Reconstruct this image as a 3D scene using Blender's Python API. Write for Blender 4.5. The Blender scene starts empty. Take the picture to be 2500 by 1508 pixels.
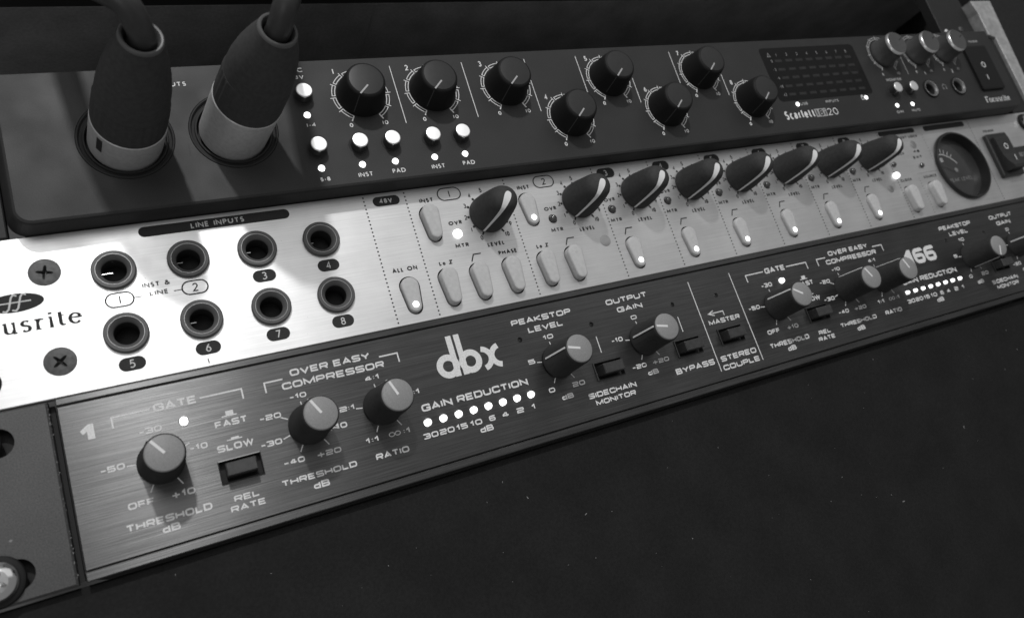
import bpy, math, random
from mathutils import Matrix, Vector
from mathutils.geometry import delaunay_2d_cdt
random.seed(7)
S = 0.001                       # everything below is written in millimetres
scene = bpy.context.scene
col = scene.collection

# ------------------------------------------------------------------ camera
cam = bpy.data.cameras.new('camera')
camo = bpy.data.objects.new('camera', cam); col.objects.link(camo)
Rx = Vector((0.88379583, -0.36047626, -0.29826466))
Ry = Vector((-0.1868398, 0.31253304, -0.93135062))
Rz = Vector((0.42894735, 0.8788515, 0.20886409))
m = Matrix.Identity(4)
for i in range(3):
    m[i][0] = Rx[i]; m[i][1] = -Ry[i]; m[i][2] = -Rz[i]
m[0][3], m[1][3], m[2][3] = 105.686 * S, -212.619 * S, -52.257 * S
camo.matrix_world = m
cam.sensor_width = 36; cam.lens = 1819.87 / 2500 * 36
cam.clip_start = 0.005; cam.clip_end = 20
cam.dof.use_dof = True
cam.dof.focus_distance = 0.235
cam.dof.aperture_fstop = 17
scene.camera = camo

# ------------------------------------------------------------------ light
world = bpy.data.worlds.new('World'); scene.world = world
world.use_nodes = True
bg = world.node_tree.nodes['Background']
bg.inputs[0].default_value = (1, 1, 1, 1); bg.inputs[1].default_value = 0.20

def area(name, loc, target, size, sizey, power, spread=180):
    l = bpy.data.lights.new(name, 'AREA'); l.shape = 'RECTANGLE'
    l.size = size * S; l.size_y = sizey * S; l.energy = power; l.spread = math.radians(spread)
    o = bpy.data.objects.new(name, l); col.objects.link(o)
    o.location = Vector(loc) * S
    d = (Vector(target) - Vector(loc)).normalized()
    o.rotation_euler = d.to_track_quat('-Z', 'Y').to_euler()
    return o
area('ceiling_lamp', (95, -860, 740), (230, 0, 20), 45, 45, 6.3)
area('streak_strip_light', (38, -880, 420), (95, 0, 0), 18, 420, .95)  # added strip light, makes the narrow streak on the compressor panel
area('front_soft_light', (60, -900, 330), (150, 0, 10), 640, 600, .70)  # added soft area light standing in for the room's lit wall
area('wide_soft_light', (640, -950, 620), (300, 0, 20), 1500, 900, 2.1)  # added broad light, brightens the metal buttons and middle of the preamp
area('low_fill_light', (-180, -420, -330), (130, 0, 40), 260, 200, .22)  # added weak fill from low left, brightens the plug barrels

scene.view_settings.view_transform = 'Standard'
scene.view_settings.look = 'None'
scene.view_settings.exposure = 0
scene.view_settings.gamma = 1
scene.render.engine = 'CYCLES'
scene.cycles.max_bounces = 6

# ------------------------------------------------------------------ materials
def g(v): return (v, v, v, 1)
def mat(name, base, rough=0.5, metal=0.0, spec=0.5, grain=0.0, gscale=900, bump=0.0, aniso=0.0,
        emit=0.0, coat=0.0, streak=0.0, blotch=0.0, dust=0.0, rvar=0.0):
    M = bpy.data.materials.new(name); M.use_nodes = True
    nt = M.node_tree; N = nt.nodes; L = nt.links
    b = N['Principled BSDF']
    b.inputs['Base Color'].default_value = g(base)
    b.inputs['Roughness'].default_value = rough
    b.inputs['Metallic'].default_value = metal
    b.inputs['Specular IOR Level'].default_value = spec
    b.inputs['Anisotropic'].default_value = aniso
    b.inputs['Coat Weight'].default_value = coat
    b.inputs['Coat Roughness'].default_value = 0.08
    if emit:
        b.inputs['Emission Color'].default_value = g(1); b.inputs['Emission Strength'].default_value = emit
    geo = N.new('ShaderNodeNewGeometry')
    def noise(scale, stretch=(1, 1, 1), detail=3):
        mp = N.new('ShaderNodeMapping'); mp.inputs['Scale'].default_value = stretch
        L.new(geo.outputs['Position'], mp.inputs[0])
        n = N.new('ShaderNodeTexNoise'); n.inputs['Scale'].default_value = scale
        n.inputs['Detail'].default_value = detail
        L.new(mp.outputs[0], n.inputs['Vector'])
        return n.outputs['Fac']
    fac = None
    def scaled(src, lo, hi, a=0.3, c=0.7):
        r = N.new('ShaderNodeMapRange'); r.inputs[1].default_value = a; r.inputs[2].default_value = c
        r.inputs[3].default_value = lo; r.inputs[4].default_value = hi
        L.new(src, r.inputs[0]); return r.outputs[0]
    parts = []
    if grain: parts.append(scaled(noise(gscale, detail=2), 1 - grain, 1 + grain))
    if streak:
        parts.append(scaled(noise(3000, (0.016, 1, 1), 5), 1 - streak, 1 + streak))
        parts.append(scaled(noise(700, (0.02, 1, 1), 3), 1 - streak * .25, 1 + streak * .25))
    if blotch: parts.append(scaled(noise(60, detail=5), 1 - blotch, 1 + blotch))
    if parts:
        cur = parts[0]
        for q in parts[1:]:
            mm = N.new('ShaderNodeMath'); mm.operation = 'MULTIPLY'; L.new(cur, mm.inputs[0]); L.new(q, mm.inputs[1]); cur = mm.outputs[0]
        mm = N.new('ShaderNodeMath'); mm.operation = 'MULTIPLY'; L.new(cur, mm.inputs[0]); mm.inputs[1].default_value = base
        cur = mm.outputs[0]
        if dust:                                        # fine pale dust flecks lying on the surface
            v = N.new('ShaderNodeTexVoronoi'); v.inputs['Scale'].default_value = 230
            L.new(geo.outputs['Position'], v.inputs['Vector'])
            d = scaled(v.outputs['Distance'], dust, 0, 0.02, 0.09)
            sel = scaled(noise(45, detail=1), 0, 1, 0.52, 0.6)
            m1 = N.new('ShaderNodeMath'); m1.operation = 'MULTIPLY'; L.new(d, m1.inputs[0]); L.new(sel, m1.inputs[1])
            m2 = N.new('ShaderNodeMath'); m2.operation = 'ADD'; L.new(cur, m2.inputs[0]); L.new(m1.outputs[0], m2.inputs[1])
            cur = m2.outputs[0]
        cc = N.new('ShaderNodeCombineColor')
        for i in range(3): L.new(cur, cc.inputs[i])
        L.new(cc.outputs[0], b.inputs['Base Color'])
    if rvar:
        L.new(scaled(noise(90, detail=4), rough - rvar, rough + rvar), b.inputs['Roughness'])
    if aniso:
        t = N.new('ShaderNodeTangent'); t.direction_type = 'UV_MAP'; t.uv_map = 'UVMap'
        L.new(t.outputs[0], b.inputs['Tangent'])
    if bump:
        bn = N.new('ShaderNodeBump'); bn.inputs['Strength'].default_value = bump; bn.inputs['Distance'].default_value = 0.0001
        src = noise(2600, (0.012, 1, 1), 4) if streak else noise(gscale, detail=3)
        L.new(src, bn.inputs['Height']); L.new(bn.outputs[0], b.inputs['Normal'])
    return M

MT = dict(
    silver=mat('brushed_silver', .64, .43, .8, aniso=.45, streak=.08, bump=.12, blotch=.08, rvar=.05),
    dbxblack=mat('brushed_black', .100, .34, .85, aniso=.9, streak=.26, bump=.38, blotch=.10),
    ear=mat('satin_grey_paint', .055, .45, 0, grain=.3, bump=.25, gscale=2600, blotch=.12),
    scar=mat('interface_paint', .019, .56, 0, spec=.34, grain=.25, gscale=3000, bump=.22, blotch=.15, rvar=.05),
    scarside=mat('interface_bezel_paint', .018, .55, 0, spec=.25, grain=.1),
    window=mat('meter_window_black', .004, .4, 0, spec=.15),
    cell=mat('unlit_led_cell', .022, .5, 0, spec=.2, grain=.15),
    print_w=mat('white_print', 0.66, .85, 0, spec=.06, grain=.12, gscale=2200),
    print_dim=mat('grey_print', 0.2, .85, 0, spec=.06, grain=.12, gscale=2200),
    print_k=mat('dark_print', .04, .85, 0, spec=.06, grain=.12, gscale=2200),
    print_soft=mat('soft_white_print', .38, .85, 0, spec=.06),
    print_mid=mat('faded_print', .12, .85, 0, spec=.06),
    print_g=mat('silver_print', 0.55, .85, 0, spec=.06, grain=.12, gscale=2200),
    knob=mat('black_knob_plastic', .032, .65, 0, spec=.18, grain=.12),
    soft=mat('soft_black_knob', .042, .7, 0, spec=.15, grain=.12),
    cap=mat('grey_knob_cap', .24, .5, 0, spec=.3, grain=.12, gscale=3500, bump=.15),
    white=mat('white_inlay', .66, .5, 0, spec=.15),
    dimline=mat('worn_pointer_line', .35, .5, 0),
    sideline=mat('faint_pointer_line', .045, .5, 0),
    button=mat('grey_rubber_button', .46, .6, 0, spec=.15, grain=.05),
    backwall=mat('room_wall', .11, .9, 0, spec=.1, grain=.1),
    under=mat('chassis_underside', .21, .8, 0, spec=.1, grain=.1, blotch=.2),
    dimsteel=mat('dim_contact', .3, .5, .6),  # duller metal for the shorter contacts
    black=mat('black_void', .03, .7, 0, spec=.15),
    blackp=mat('black_plastic', .014, .35, 0, grain=.1),
    jackn=mat('jack_nut_plastic', .055, .40, 0, spec=.4, grain=.08),
    jackc=mat('jack_throat', .12, .42, .2),
    jackrim=mat('jack_rim', .38, .35, .6),
    steel=mat('worn_screw_steel', .085, .6, .4, blotch=.35, grain=.25, bump=.5),
    chrome=mat('chrome', .75, .16, 1.0, blotch=.1),
    btnmetal=mat('polished_button_metal', .95, .42, 1.0),
    monknob=mat('dark_metal_knob', .075, .34, .35, grain=.08),
    rail=mat('aluminium_rail', .40, .55, .5, grain=.15, blotch=.25, gscale=500),
    barrel=mat('nickel_barrel', .58, .45, .45, grain=.08, blotch=.05),
    boot=mat('rubber_boot', .055, .85, 0, spec=.12, grain=.12),
    edge=mat('polished_knob_edge', .8, .3, 1.0),
    gsoft=mat('gain_knob_side', .012, .6, 0, spec=.15),
    knobcap=mat('gain_knob_cap', .016, .42, 0, spec=.36, grain=.1),
    bootlip=mat('highlit_boot_lip', .085, .5, 0, spec=.6),  # ring highlight of the boot end put into a paler rubber
    cable=mat('rubber_cable', .03, .42, 0, spec=.5, grain=.1),
    dark=mat('matt_black_panel', .0145, .85, 0, spec=.12, grain=.15, gscale=1500, blotch=.15, dust=.0),
    cav=mat('rack_interior', .022, .8, 0, spec=.1, grain=.15),
    led=mat('lit_led', .9, .3, 0, emit=2.2),
    ledoff=mat('unlit_led', .05, .12, 0, spec=.7),
    glow=mat('lit_button_tip', .9, .4, 0, emit=2.6),
    ledcup=mat('led_cup', .25, .35, 0),
    dustm=mat('dust_fleck', .20, .9, 0, spec=.1),
    glass=mat('meter_lens', .01, .06, 0, spec=.5),
)

# ------------------------------------------------------------------ object helpers
ABS = {}
def thing(name, label, cat, loc=(0, 0, 0), group=None):
    o = bpy.data.objects.new(name, None); col.objects.link(o)
    o.empty_display_size = .01
    o.location = Vector(loc) * S; ABS[o.name] = Vector(loc)
    o['label'] = label; o['category'] = cat
    if group: o['group'] = group
    return o
def place(o, parent, loc):
    col.objects.link(o)
    ABS[o.name] = Vector(loc)
    if parent is not None:
        o.parent = parent
        o.location = (Vector(loc) - ABS[parent.name]) * S
    else:
        o.location = Vector(loc) * S
    return o
def mk(name, V, F, material, parent=None, loc=(0, 0, 0), smooth=False, uv=False, label=None):
    me = bpy.data.meshes.new(name)
    me.from_pydata([(a * S, b * S, c * S) for a, b, c in V], [], F)
    me.materials.append(material)
    if smooth:
        me.polygons.foreach_set('use_smooth', [True] * len(me.polygons))
        try: me.set_sharp_from_angle(angle=math.radians(40))
        except Exception: pass
    if uv:
        l = me.uv_layers.new(name='UVMap')
        for lp in me.loops:
            v = V[lp.vertex_index]; l.data[lp.index].uv = (v[2] * .01, v[0] * .01)
    me.update()
    o = bpy.data.objects.new(name, me)
    if label: o['label'] = label
    return place(o, parent, loc)
def again(o, parent, loc, rot=None):
    c = o.copy(); place(c, parent, loc)
    if rot is not None: c.rotation_euler = rot
    if 'label' in c: del c['label']
    return c

class MB:
    def __init__(s): s.V = []; s.F = []
    def add(s, V, F):
        n = len(s.V); s.V += V; s.F += [tuple(i + n for i in f) for f in F]; return s
    def mk(s, name, material, parent=None, loc=(0, 0, 0), **k): return mk(name, s.V, s.F, material, parent, loc, **k)

def loft(rings, cap0=False, cap1=True):
    """rings: list of equal-length closed loops of 3D points"""
    V = [p for r in rings for p in r]; n = len(rings[0]); F = []
    for k in range(len(rings) - 1):
        for i in range(n):
            j = (i + 1) % n
            F.append((k * n + i, k * n + j, (k + 1) * n + j, (k + 1) * n + i))
    if cap1: F.append(tuple((len(rings) - 1) * n + i for i in range(n)))
    if cap0: F.append(tuple(reversed(range(n))))
    return V, F
def circ(cx, cz, r, y, n=32, ph=0): return [(cx + r * math.cos(ph + 2 * math.pi * i / n), y, cz + r * math.sin(ph + 2 * math.pi * i / n)) for i in range(n)]
def lathe(prof, n=40, cx=0, cz=0, cap0=False, cap1=True, flute=0, fdepth=0, frange=None):
    rings = []
    for r, y in prof:
        ring = []
        for i in range(n):
            a = 2 * math.pi * i / n
            rr = r
            if flute and (frange is None or frange[0] <= y <= frange[1]): rr = r - fdepth * (i % 2)
            ring.append((cx + rr * math.cos(a), y, cz + rr * math.sin(a)))
        rings.append(ring)
    return loft(rings, cap0, cap1)
def box(x0, x1, y0, y1, z0, z1, b=0.0):
    """y0 is the front (more negative) face, chamfered by b"""
    def rr(i, y): return [(x0 + i, y, z0 + i), (x1 - i, y, z0 + i), (x1 - i, y, z1 - i), (x0 + i, y, z1 - i)]
    rings = [rr(0, y1), rr(0, y0 + b)] + ([rr(b, y0)] if b else [])
    return loft(rings, True, True)
def rrect(x0, x1, z0, z1, r, n=6):
    P = []
    for cx, cz, a in ((x1 - r, z1 - r, 0), (x0 + r, z1 - r, 90), (x0 + r, z0 + r, 180), (x1 - r, z0 + r, 270)):
        for i in range(n + 1):
            t = math.radians(a + 90 * i / n); P.append((cx + r * math.cos(t), cz + r * math.sin(t)))
    return P
def tear(x, za, ra, zb, rb, inset=0, n=12):
    """outline of the hull of a big circle (upper) and a small circle (lower)"""
    ra -= inset; rb -= inset
    s = math.asin((ra - rb) / (za - zb)); P = []
    for i in range(n + 1):
        t = -s + (math.pi + 2 * s) * i / n; P.append((x + ra * math.cos(t), za + ra * math.sin(t)))
    for i in range(n + 1):
        t = math.pi + s + (math.pi - 2 * s) * i / n; P.append((x + rb * math.cos(t), zb + rb * math.sin(t)))
    return P
def flat(P, y): return [(a, y, c) for a, c in P]
def inside(p, poly):
    x, z = p; c = False; n = len(poly)
    for i in range(n):
        x1, z1 = poly[i]; x2, z2 = poly[i - 1]
        if (z1 > z) != (z2 > z) and x < (x2 - x1) * (z - z1) / (z2 - z1) + x1: c = not c
    return c
def sheet(outer, holes, y):
    """flat face with holes, triangulated"""
    pts = []; edges = []
    for loop in [outer] + holes:
        n0 = len(pts); pts += [Vector(p) for p in loop]
        edges += [(n0 + i, n0 + (i + 1) % len(loop)) for i in range(len(loop))]
    vs, es, fs, *_ = delaunay_2d_cdt(pts, edges, [], 0, 1e-5)
    F = []
    for f in fs:
        c = ((vs[f[0]][0] + vs[f[1]][0] + vs[f[2]][0]) / 3, (vs[f[0]][1] + vs[f[1]][1] + vs[f[2]][1]) / 3)
        if inside(c, outer) and not any(inside(c, h) for h in holes): F.append(tuple(f))
    return [(v[0], y, v[1]) for v in vs], F
def panel(name, outer, holes, y, depth, material, parent, chamfer=0.35):
    """a plate: flat face with cut holes, chamfered outline, hole walls"""
    mb = MB()
    cx = sum(p[0] for p in outer) / len(outer); 
    x0 = min(p[0] for p in outer); x1 = max(p[0] for p in outer); z0 = min(p[1] for p in outer); z1 = max(p[1] for p in outer)
    def shrink(p, d):
        mx, mz = (x0 + x1) / 2, (z0 + z1) / 2
        return (mx + (p[0] - mx) * (1 - 2 * d / (x1 - x0)), mz + (p[1] - mz) * (1 - 2 * d / (z1 - z0)))
    inner = [shrink(p, chamfer) for p in outer]
    mb.add(*sheet(inner, holes, y))
    mb.add(*loft([flat(outer, y + depth), flat(outer, y + chamfer), flat(inner, y)], False, False))
    for h in holes: mb.add(*loft([flat(h, y), flat(h, y + depth)], False, False))
    return mb.mk(name, material, parent, uv=True)

# ------------------------------------------------------------------ stroke lettering
def arc(cx, cy, rx, ry, a0, a1, n=10):
    return [(cx + rx * math.cos(math.radians(a0 + (a1 - a0) * i / n)), cy + ry * math.sin(math.radians(a0 + (a1 - a0) * i / n))) for i in range(n + 1)]
r_ = .30; q_ = .22
RR = ([(0, 0, r_), (0, 1, r_), (1, 1, r_), (1, 0, r_)], 1)
EURO = {
 'O': (1.2, [RR]), '0': (1.05, [RR]),
 'C': (1.15, [([(1, .70), (1, 1, r_), (0, 1, r_), (0, 0, r_), (1, 0, r_), (1, .30)], 0)]),
 'G': (1.2, [([(1, .72), (1, 1, r_), (0, 1, r_), (0, 0, r_), (1, 0, r_), (1, .46), (.55, .46)], 0)]),
 'S': (1.15, [([(1, .84), (1, 1, q_), (0, 1, q_), (0, .5, q_), (1, .5, q_), (1, 0, q_), (0, 0, q_), (0, .16)], 0)]),
 'A': (1.2, [([(0, 0), (.5, 1), (1, 0)], 0), ([(.2, .27), (.8, .27)], 0)]),
 'T': (1.1, [([(0, 1), (1, 1)], 0), ([(.5, 1), (.5, 0)], 0)]),
 'E': (1.08, [([(1, 1), (0, 1), (0, 0), (1, 0)], 0), ([(0, .5), (.92, .5)], 0)]),
 'F': (1.05, [([(1, 1), (0, 1), (0, 0)], 0), ([(0, .47), (.9, .47)], 0)]),
 'H': (1.18, [([(0, 0), (0, 1)], 0), ([(1, 0), (1, 1)], 0), ([(0, .5), (1, .5)], 0)]),
 'L': (1.0, [([(0, 1), (0, 0), (1, 0)], 0)]), 'I': (.25, [([(.5, 0), (.5, 1)], 0)]),
 'D': (1.18, [([(0, 0), (0, 1), (1, 1, r_), (1, 0, r_)], 1)]),
 'B': (1.15, [([(0, .52), (0, 1), (.94, 1, q_), (.94, .52, q_)], 1), ([(0, 0), (0, .5), (1, .5, q_), (1, 0, q_)], 1)]),
 'P': (1.12, [([(0, 0), (0, 1)], 0), ([(0, 1), (1, 1, r_), (1, .42, r_), (0, .42)], 0)]),
 'R': (1.15, [([(0, 0), (0, 1)], 0), ([(0, 1), (1, 1, q_), (1, .44, q_), (0, .44)], 0), ([(.55, .44), (.97, 0)], 0)]),
 'U': (1.18, [([(0, 1), (0, 0, r_), (1, 0, r_), (1, 1)], 0)]),
 'N': (1.2, [([(0, 0), (0, 1), (1, 0), (1, 1)], 0)]),
 'M': (1.4, [([(0, 0), (0, 1), (.5, .1), (1, 1), (1, 0)], 0)]),
 'V': (1.2, [([(0, 1), (.5, 0), (1, 1)], 0)]), 'W': (1.6, [([(0, 1), (.26, 0), (.5, 1), (.74, 0), (1, 1)], 0)]),
 'Y': (1.2, [([(0, 1), (.5, .45), (1, 1)], 0), ([(.5, .45), (.5, 0)], 0)]),
 'K': (1.15, [([(0, 0), (0, 1)], 0), ([(1, 1), (.1, .5), (1, 0)], 0)]),
 '1': (.62, [([(0, .68), (.72, 1), (.72, 0)], 0)]), '2': (1.05, [([(0, .86), (0, 1, q_), (1, 1, q_), (1, .5, q_), (0, .5, q_), (0, 0), (1, 0)], 0)]),
 '3': (1.05, [([(0, .86), (0, 1, q_), (1, 1, q_), (1, 0, q_), (0, 0, q_), (0, .14)], 0), ([(.3, .5), (1, .5)], 0)]),
 '4': (1.05, [([(.70, 0), (.70, 1)], 0), ([(.60, .97), (.04, .38)], 0), ([(0, .27), (1, .27)], 0)]),
 '5': (1.05, [([(1, 1), (0, 1), (0, .56), (1, .56, q_), (1, 0, q_), (0, 0, q_), (0, .14)], 0)]),
 '6': (1.05, [([(1, .86), (1, 1, q_), (0, 1, r_), (0, 0, r_), (1, 0, q_), (1, .54, q_), (.02, .54)], 0)]),
 'd': (.95, [([(1, 1), (1, 0), (0, 0, r_), (0, .62, r_), (1, .62)], 0)]),
 '-': (.78, [([(0, .42), (1, .42)], 0)]), '+': (1.15, [([(0, .42), (1, .42)], 0), ([(.5, -.12), (.5, .96)], 0)]),
 ':': (.22, [([(.5, .15), (.5, .3)], 0), ([(.5, .65), (.5, .8)], 0)]), ' ': (.42, []),
 '~': (1.9, [(arc(.24, .5, .24, .42, 40, 320), 0), (arc(.76, .5, .24, .42, 220, -140), 0), ([(.42, .25), (.58, .75)], 0), ([(.42, .75), (.58, .25)], 0)]),
}
def E_(a, b, c, d, e=0, f=360, n=16): return arc(a, b, c, d, e, f, n)
GILL = {
 'A': (.78, [([(0, 0), (.5, 1), (1, 0)], 0), ([(.2, .33), (.8, .33)], 0)]),
 'C': (.8, [(E_(.6, .5, .6, .5, 50, 310), 0)]), 'D': (.8, [([(0, 0), (0, 1), (.4, 1)] + E_(.4, .5, .6, .5, 80, -80) + [(.4, 0)], 1)]),
 'E': (.5, [([(1, 1), (0, 1), (0, 0), (1, 0)], 0), ([(0, .52), (.9, .52)], 0)]),
 'F': (.48, [([(1, 1), (0, 1), (0, 0)], 0), ([(0, .5), (.9, .5)], 0)]),
 'H': (.72, [([(0, 0), (0, 1)], 0), ([(1, 0), (1, 1)], 0), ([(0, .52), (1, .52)], 0)]),
 'I': (.12, [([(.5, 0), (.5, 1)], 0)]), '1': (.2, [([(.5, 0), (.5, 1)], 0)]),
 'K': (.65, [([(0, 0), (0, 1)], 0), ([(1, 1), (.05, .5), (1, 0)], 0)]),
 'L': (.48, [([(0, 1), (0, 0), (1, 0)], 0)]), 'M': (.9, [([(0, 0), (.08, 1), (.5, .25), (.92, 1), (1, 0)], 0)]),
 'N': (.75, [([(0, 0), (0, 1), (1, 0), (1, 1)], 0)]), 'O': (.98, [(E_(.5, .5, .5, .5, 0, 340, 18), 1)]), '0': (.6, [(E_(.5, .5, .5, .5, 0, 340, 18), 1)]),
 'P': (.52, [([(0, 0), (0, 1), (.5, 1)] + E_(.5, .74, .5, .26, 80, -80, 8) + [(0, .48)], 0)]),
 'R': (.6, [([(0, 0), (0, 1), (.45, 1)] + E_(.45, .74, .45, .26, 80, -80, 8) + [(0, .48)], 0), ([(.42, .48), (1, 0)], 0)]),
 'S': (.5, [(E_(.5, .75, .48, .25, 35, 230, 8) + E_(.5, .25, .5, .27, 60, -150, 8), 0)]),
 'T': (.62, [([(0, 1), (1, 1)], 0), ([(.5, 1), (.5, 0)], 0)]), 'U': (.72, [([(0, 1), (0, .4)] + E_(.5, .4, .5, .4, 200, 340, 8) + [(1, .4), (1, 1)], 0)]),
 'V': (.75, [([(0, 1), (.5, 0), (1, 1)], 0)]), 'W': (1.1, [([(0, 1), (.26, 0), (.5, 1), (.74, 0), (1, 1)], 0)]),
 'Z': (.65, [([(0, 1), (1, 1), (0, 0), (1, 0)], 0)]), 'o': (.52, [(E_(.5, .31, .5, .31, 0, 340, 14), 1)]),
 'X': (.7, [([(0, 0), (1, 1)], 0), ([(0, 1), (1, 0)], 0)]), 'B': (.6, [([(0, 0), (0, 1), (.45, 1)] + E_(.45, .76, .42, .24, 80, -80, 6) + [(0, .52)], 0), ([(0, .52), (.5, .52)] + E_(.5, .26, .5, .26, 80, -80, 6) + [(0, 0)], 0)]),
 '2': (.55, [(E_(.48, .72, .48, .28, 160, -35, 9) + [(0, 0), (1, 0)], 0)]),
 '3': (.5, [(E_(.42, .76, .5, .24, 140, -80, 8) + [(.4, .53)], 0), (E_(.4, .27, .58, .27, 80, -140, 9), 0)]),
 '4': (.6, [([(.75, 0), (.75, 1), (0, .3), (1, .3)], 0)]),
 '5': (.5, [([(.95, 1), (.2, 1), (.12, .55)] + E_(.4, .32, .58, .31, 100, -140, 10), 0)]),
 '6': (.55, [([(.8, 1), (.42, .78), (.12, .5), (.02, .32)], 0), (E_(.5, .3, .5, .3, 0, 340, 14), 1)]),
 '7': (.55, [([(0, 1), (1, 1), (.3, 0)], 0)]),
 '8': (.55, [(E_(.5, .76, .42, .24, 0, 340, 12), 1), (E_(.5, .27, .5, .27, 0, 340, 12), 1)]),
 '9': (.55, [([(.2, 0), (.58, .22), (.88, .5), (.98, .68)], 0), (E_(.5, .7, .5, .3, 0, 340, 14), 1)]),
 '-': (.3, [([(0, .4), (1, .4)], 0)]), '!': (.15, [([(.5, .35), (.5, 1)], 0), ([(.5, 0), (.5, .12)], 0)]),
 '&': (.8, [([(1, 0), (.25, .68)] + E_(.42, .8, .2, .2, 200, -20, 8) + [(.1, .38)] + E_(.36, .25, .34, .25, 150, 330, 8) + [(.95, .5)], 0)]), ' ': (.35, []),
 'a': (.5, [([(.1, .6), (.5, .68), (.9, .6, .1), (.9, 0)], 0), (E_(.45, .2, .45, .2, 60, 300, 8), 0), ([(.6, .4), (.9, .4)], 0)]),
 'c': (.45, [(E_(.6, .33, .6, .34, 55, 305, 10), 0)]), 'r': (.36, [([(.1, 0), (.1, .66)], 0), ([(.1, .45), (.5, .66), (1, .66)], 0)]),
 'l': (.2, [([(.4, 1.05), (.4, .1), (.9, 0)], 0)]), 'e': (.52, [([(0, .34), (1, .34)] + E_(.5, .34, .5, .34, 5, 315, 12), 0)]),
 't': (.38, [([(.3, .95), (.3, .12, .1), (1, 0)], 0), ([(0, .66), (.95, .66)], 0)]), 'i': (.16, [([(.5, 0), (.5, .66)], 0), ([(.5, .86), (.5, 1)], 0)]),
}
SERIF = {
 'F': (.62, [([(.22, 0), (.22, 1)], 0), ([(0, 1), (1, 1), (1, .8)], 0), ([(.22, .52), (.75, .52)], 0), ([(0, 0), (.5, 0)], 0)]),
 'o': (.58, [(E_(.5, .33, .5, .34, 0, 340, 18), 1)]),
 'c': (.5, [(E_(.58, .33, .58, .34, 45, 315, 14), 0)]),
 'u': (.62, [([(0, .66), (.18, .66), (.18, .2)] + E_(.48, .2, .3, .19, 200, 330, 6) + [(.8, .2)], 0), ([(.62, .66), (.8, .66), (.8, 0), (1, 0)], 0)]),
 's': (.42, [(E_(.5, .5, .44, .17, 35, 220, 8) + E_(.5, .17, .46, .18, 60, -150, 8), 0)]),
 'r': (.46, [([(0, .66), (.3, .62), (.3, 0)], 0), ([(.3, .42), (.55, .64), (1, .6)], 0), ([(0, 0), (.65, 0)], 0)]),
 'i': (.3, [([(0, .66), (.5, .64), (.5, 0)], 0), ([(0, 0), (1, 0)], 0), ([(.45, .84), (.45, .97)], 0)]),
 't': (.38, [([(.35, .9), (.35, .15), (.6, 0, .1), (1, .06)], 0), ([(0, .66), (.95, .66)], 0)]),
 'e': (.54, [([(.06, .4), (.98, .4)] + E_(.5, .34, .48, .33, 5, 320, 14), 0)]),
}
FONT = dict(euro=(EURO, .13), gill=(GILL, .17), serif=(SERIF, .04))
def rounded(pts, cap, closed):
    out = []; n = len(pts)
    for i, p in enumerate(pts):
        r = p[2] if len(p) > 2 else 0
        if r and (closed or 0 < i < n - 1):
            a = Vector(pts[i - 1][:2]); b = Vector(p[:2]); c = Vector(pts[(i + 1) % n][:2])
            d1 = (a - b); d2 = (c - b)
            rr = min(r * cap, d1.length * .49, d2.length * .49)
            s = b + d1.normalized() * rr; e = b + d2.normalized() * rr
            for k in range(5):
                t = k / 4; out.append(tuple((1 - t) ** 2 * s + 2 * t * (1 - t) * b + t * t * e))
        else: out.append(tuple(p[:2]))
    return out
def ribbon(mb, pts, t, y, closed=False, calli=None):
    n = len(pts)
    if n < 2: return
    V = []; 
    P = [Vector(p) for p in pts]
    def hw(d):
        if calli is None: return t / 2
        return (calli + (t - calli) * abs(d.y) ** 1.3) / 2
    for i in range(n):
        a = P[i - 1] if (i or closed) else None; c = P[(i + 1) % n] if (i < n - 1 or closed) else None
        d1 = (P[i] - a).normalized() if a is not None and (P[i] - a).length > 1e-7 else None
        d2 = (c - P[i]).normalized() if c is not None and (c - P[i]).length > 1e-7 else None
        if d1 is None: d1 = d2
        if d2 is None: d2 = d1
        if d1 is None: return
        n1 = Vector((-d1.y, d1.x)); n2 = Vector((-d2.y, d2.x)); mnorm = n1 + n2
        if mnorm.length < .3: mnorm = n1
        mnorm.normalize(); k = max(mnorm.dot(n1), .45)
        h = (hw(d1) + hw(d2)) / 2 / k
        a_ = P[i] + mnorm * h; b_ = P[i] - mnorm * h
        yy = y - .0022 * i                      # each stroke climbs a hair, so that it never meets itself in one plane
        V += [(a_.x, yy, a_.y), (b_.x, yy, b_.y)]
    F = []
    for i in range(n if closed else n - 1):
        j = (i + 1) % n; F.append((2 * i, 2 * i + 1, 2 * j + 1, 2 * j))
    mb.add(V, F)
STG = .004
def text_mb(mb, s, x0, x1, zb, cap, t, font='euro', y=0.0):
    G, gap = FONT[font]
    U = sum(G[c][0] for c in s) + gap * (len(s) - 1)
    sx = (x1 - x0) / U
    x = x0; calli = t * .3 if font == 'serif' else None
    k = 0
    for c in s:
        w = G[c][0] * sx
        for pts, closed in G[c][1]:
            P = []
            for p in pts:
                X = x + t / 2 + p[0] * max(w - t, .01); Z = zb + t / 2 + p[1] * (cap - t)
                P.append((X, Z) + tuple(p[2:]))
            P = rounded(P, cap, closed)
            k += 1
            ribbon(mb, P, t, y - .0061 * (k % 5), closed, calli)
        x += w + gap * sx
def text(parent, s, x0, x1, zb, cap, t, font='euro', y=0.0, m=None, name='lettering'):
    mb = MB(); text_mb(mb, s, x0, x1, zb, cap, t, font, y)
    return mb.mk(name, m or MT['print_w'], parent)
def lines(parent, LL, t, y, m, name='printed_line', closed=False):
    for k, P in enumerate(LL):
        mb = MB(); ribbon(mb, P, t, y - STG * (k % 4), closed); o = mb.mk(name, m, parent)
    return o
def disc(cx, cz, r, y, n=24): return circ(cx, cz, r, y, n), [tuple(range(n))]
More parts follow.
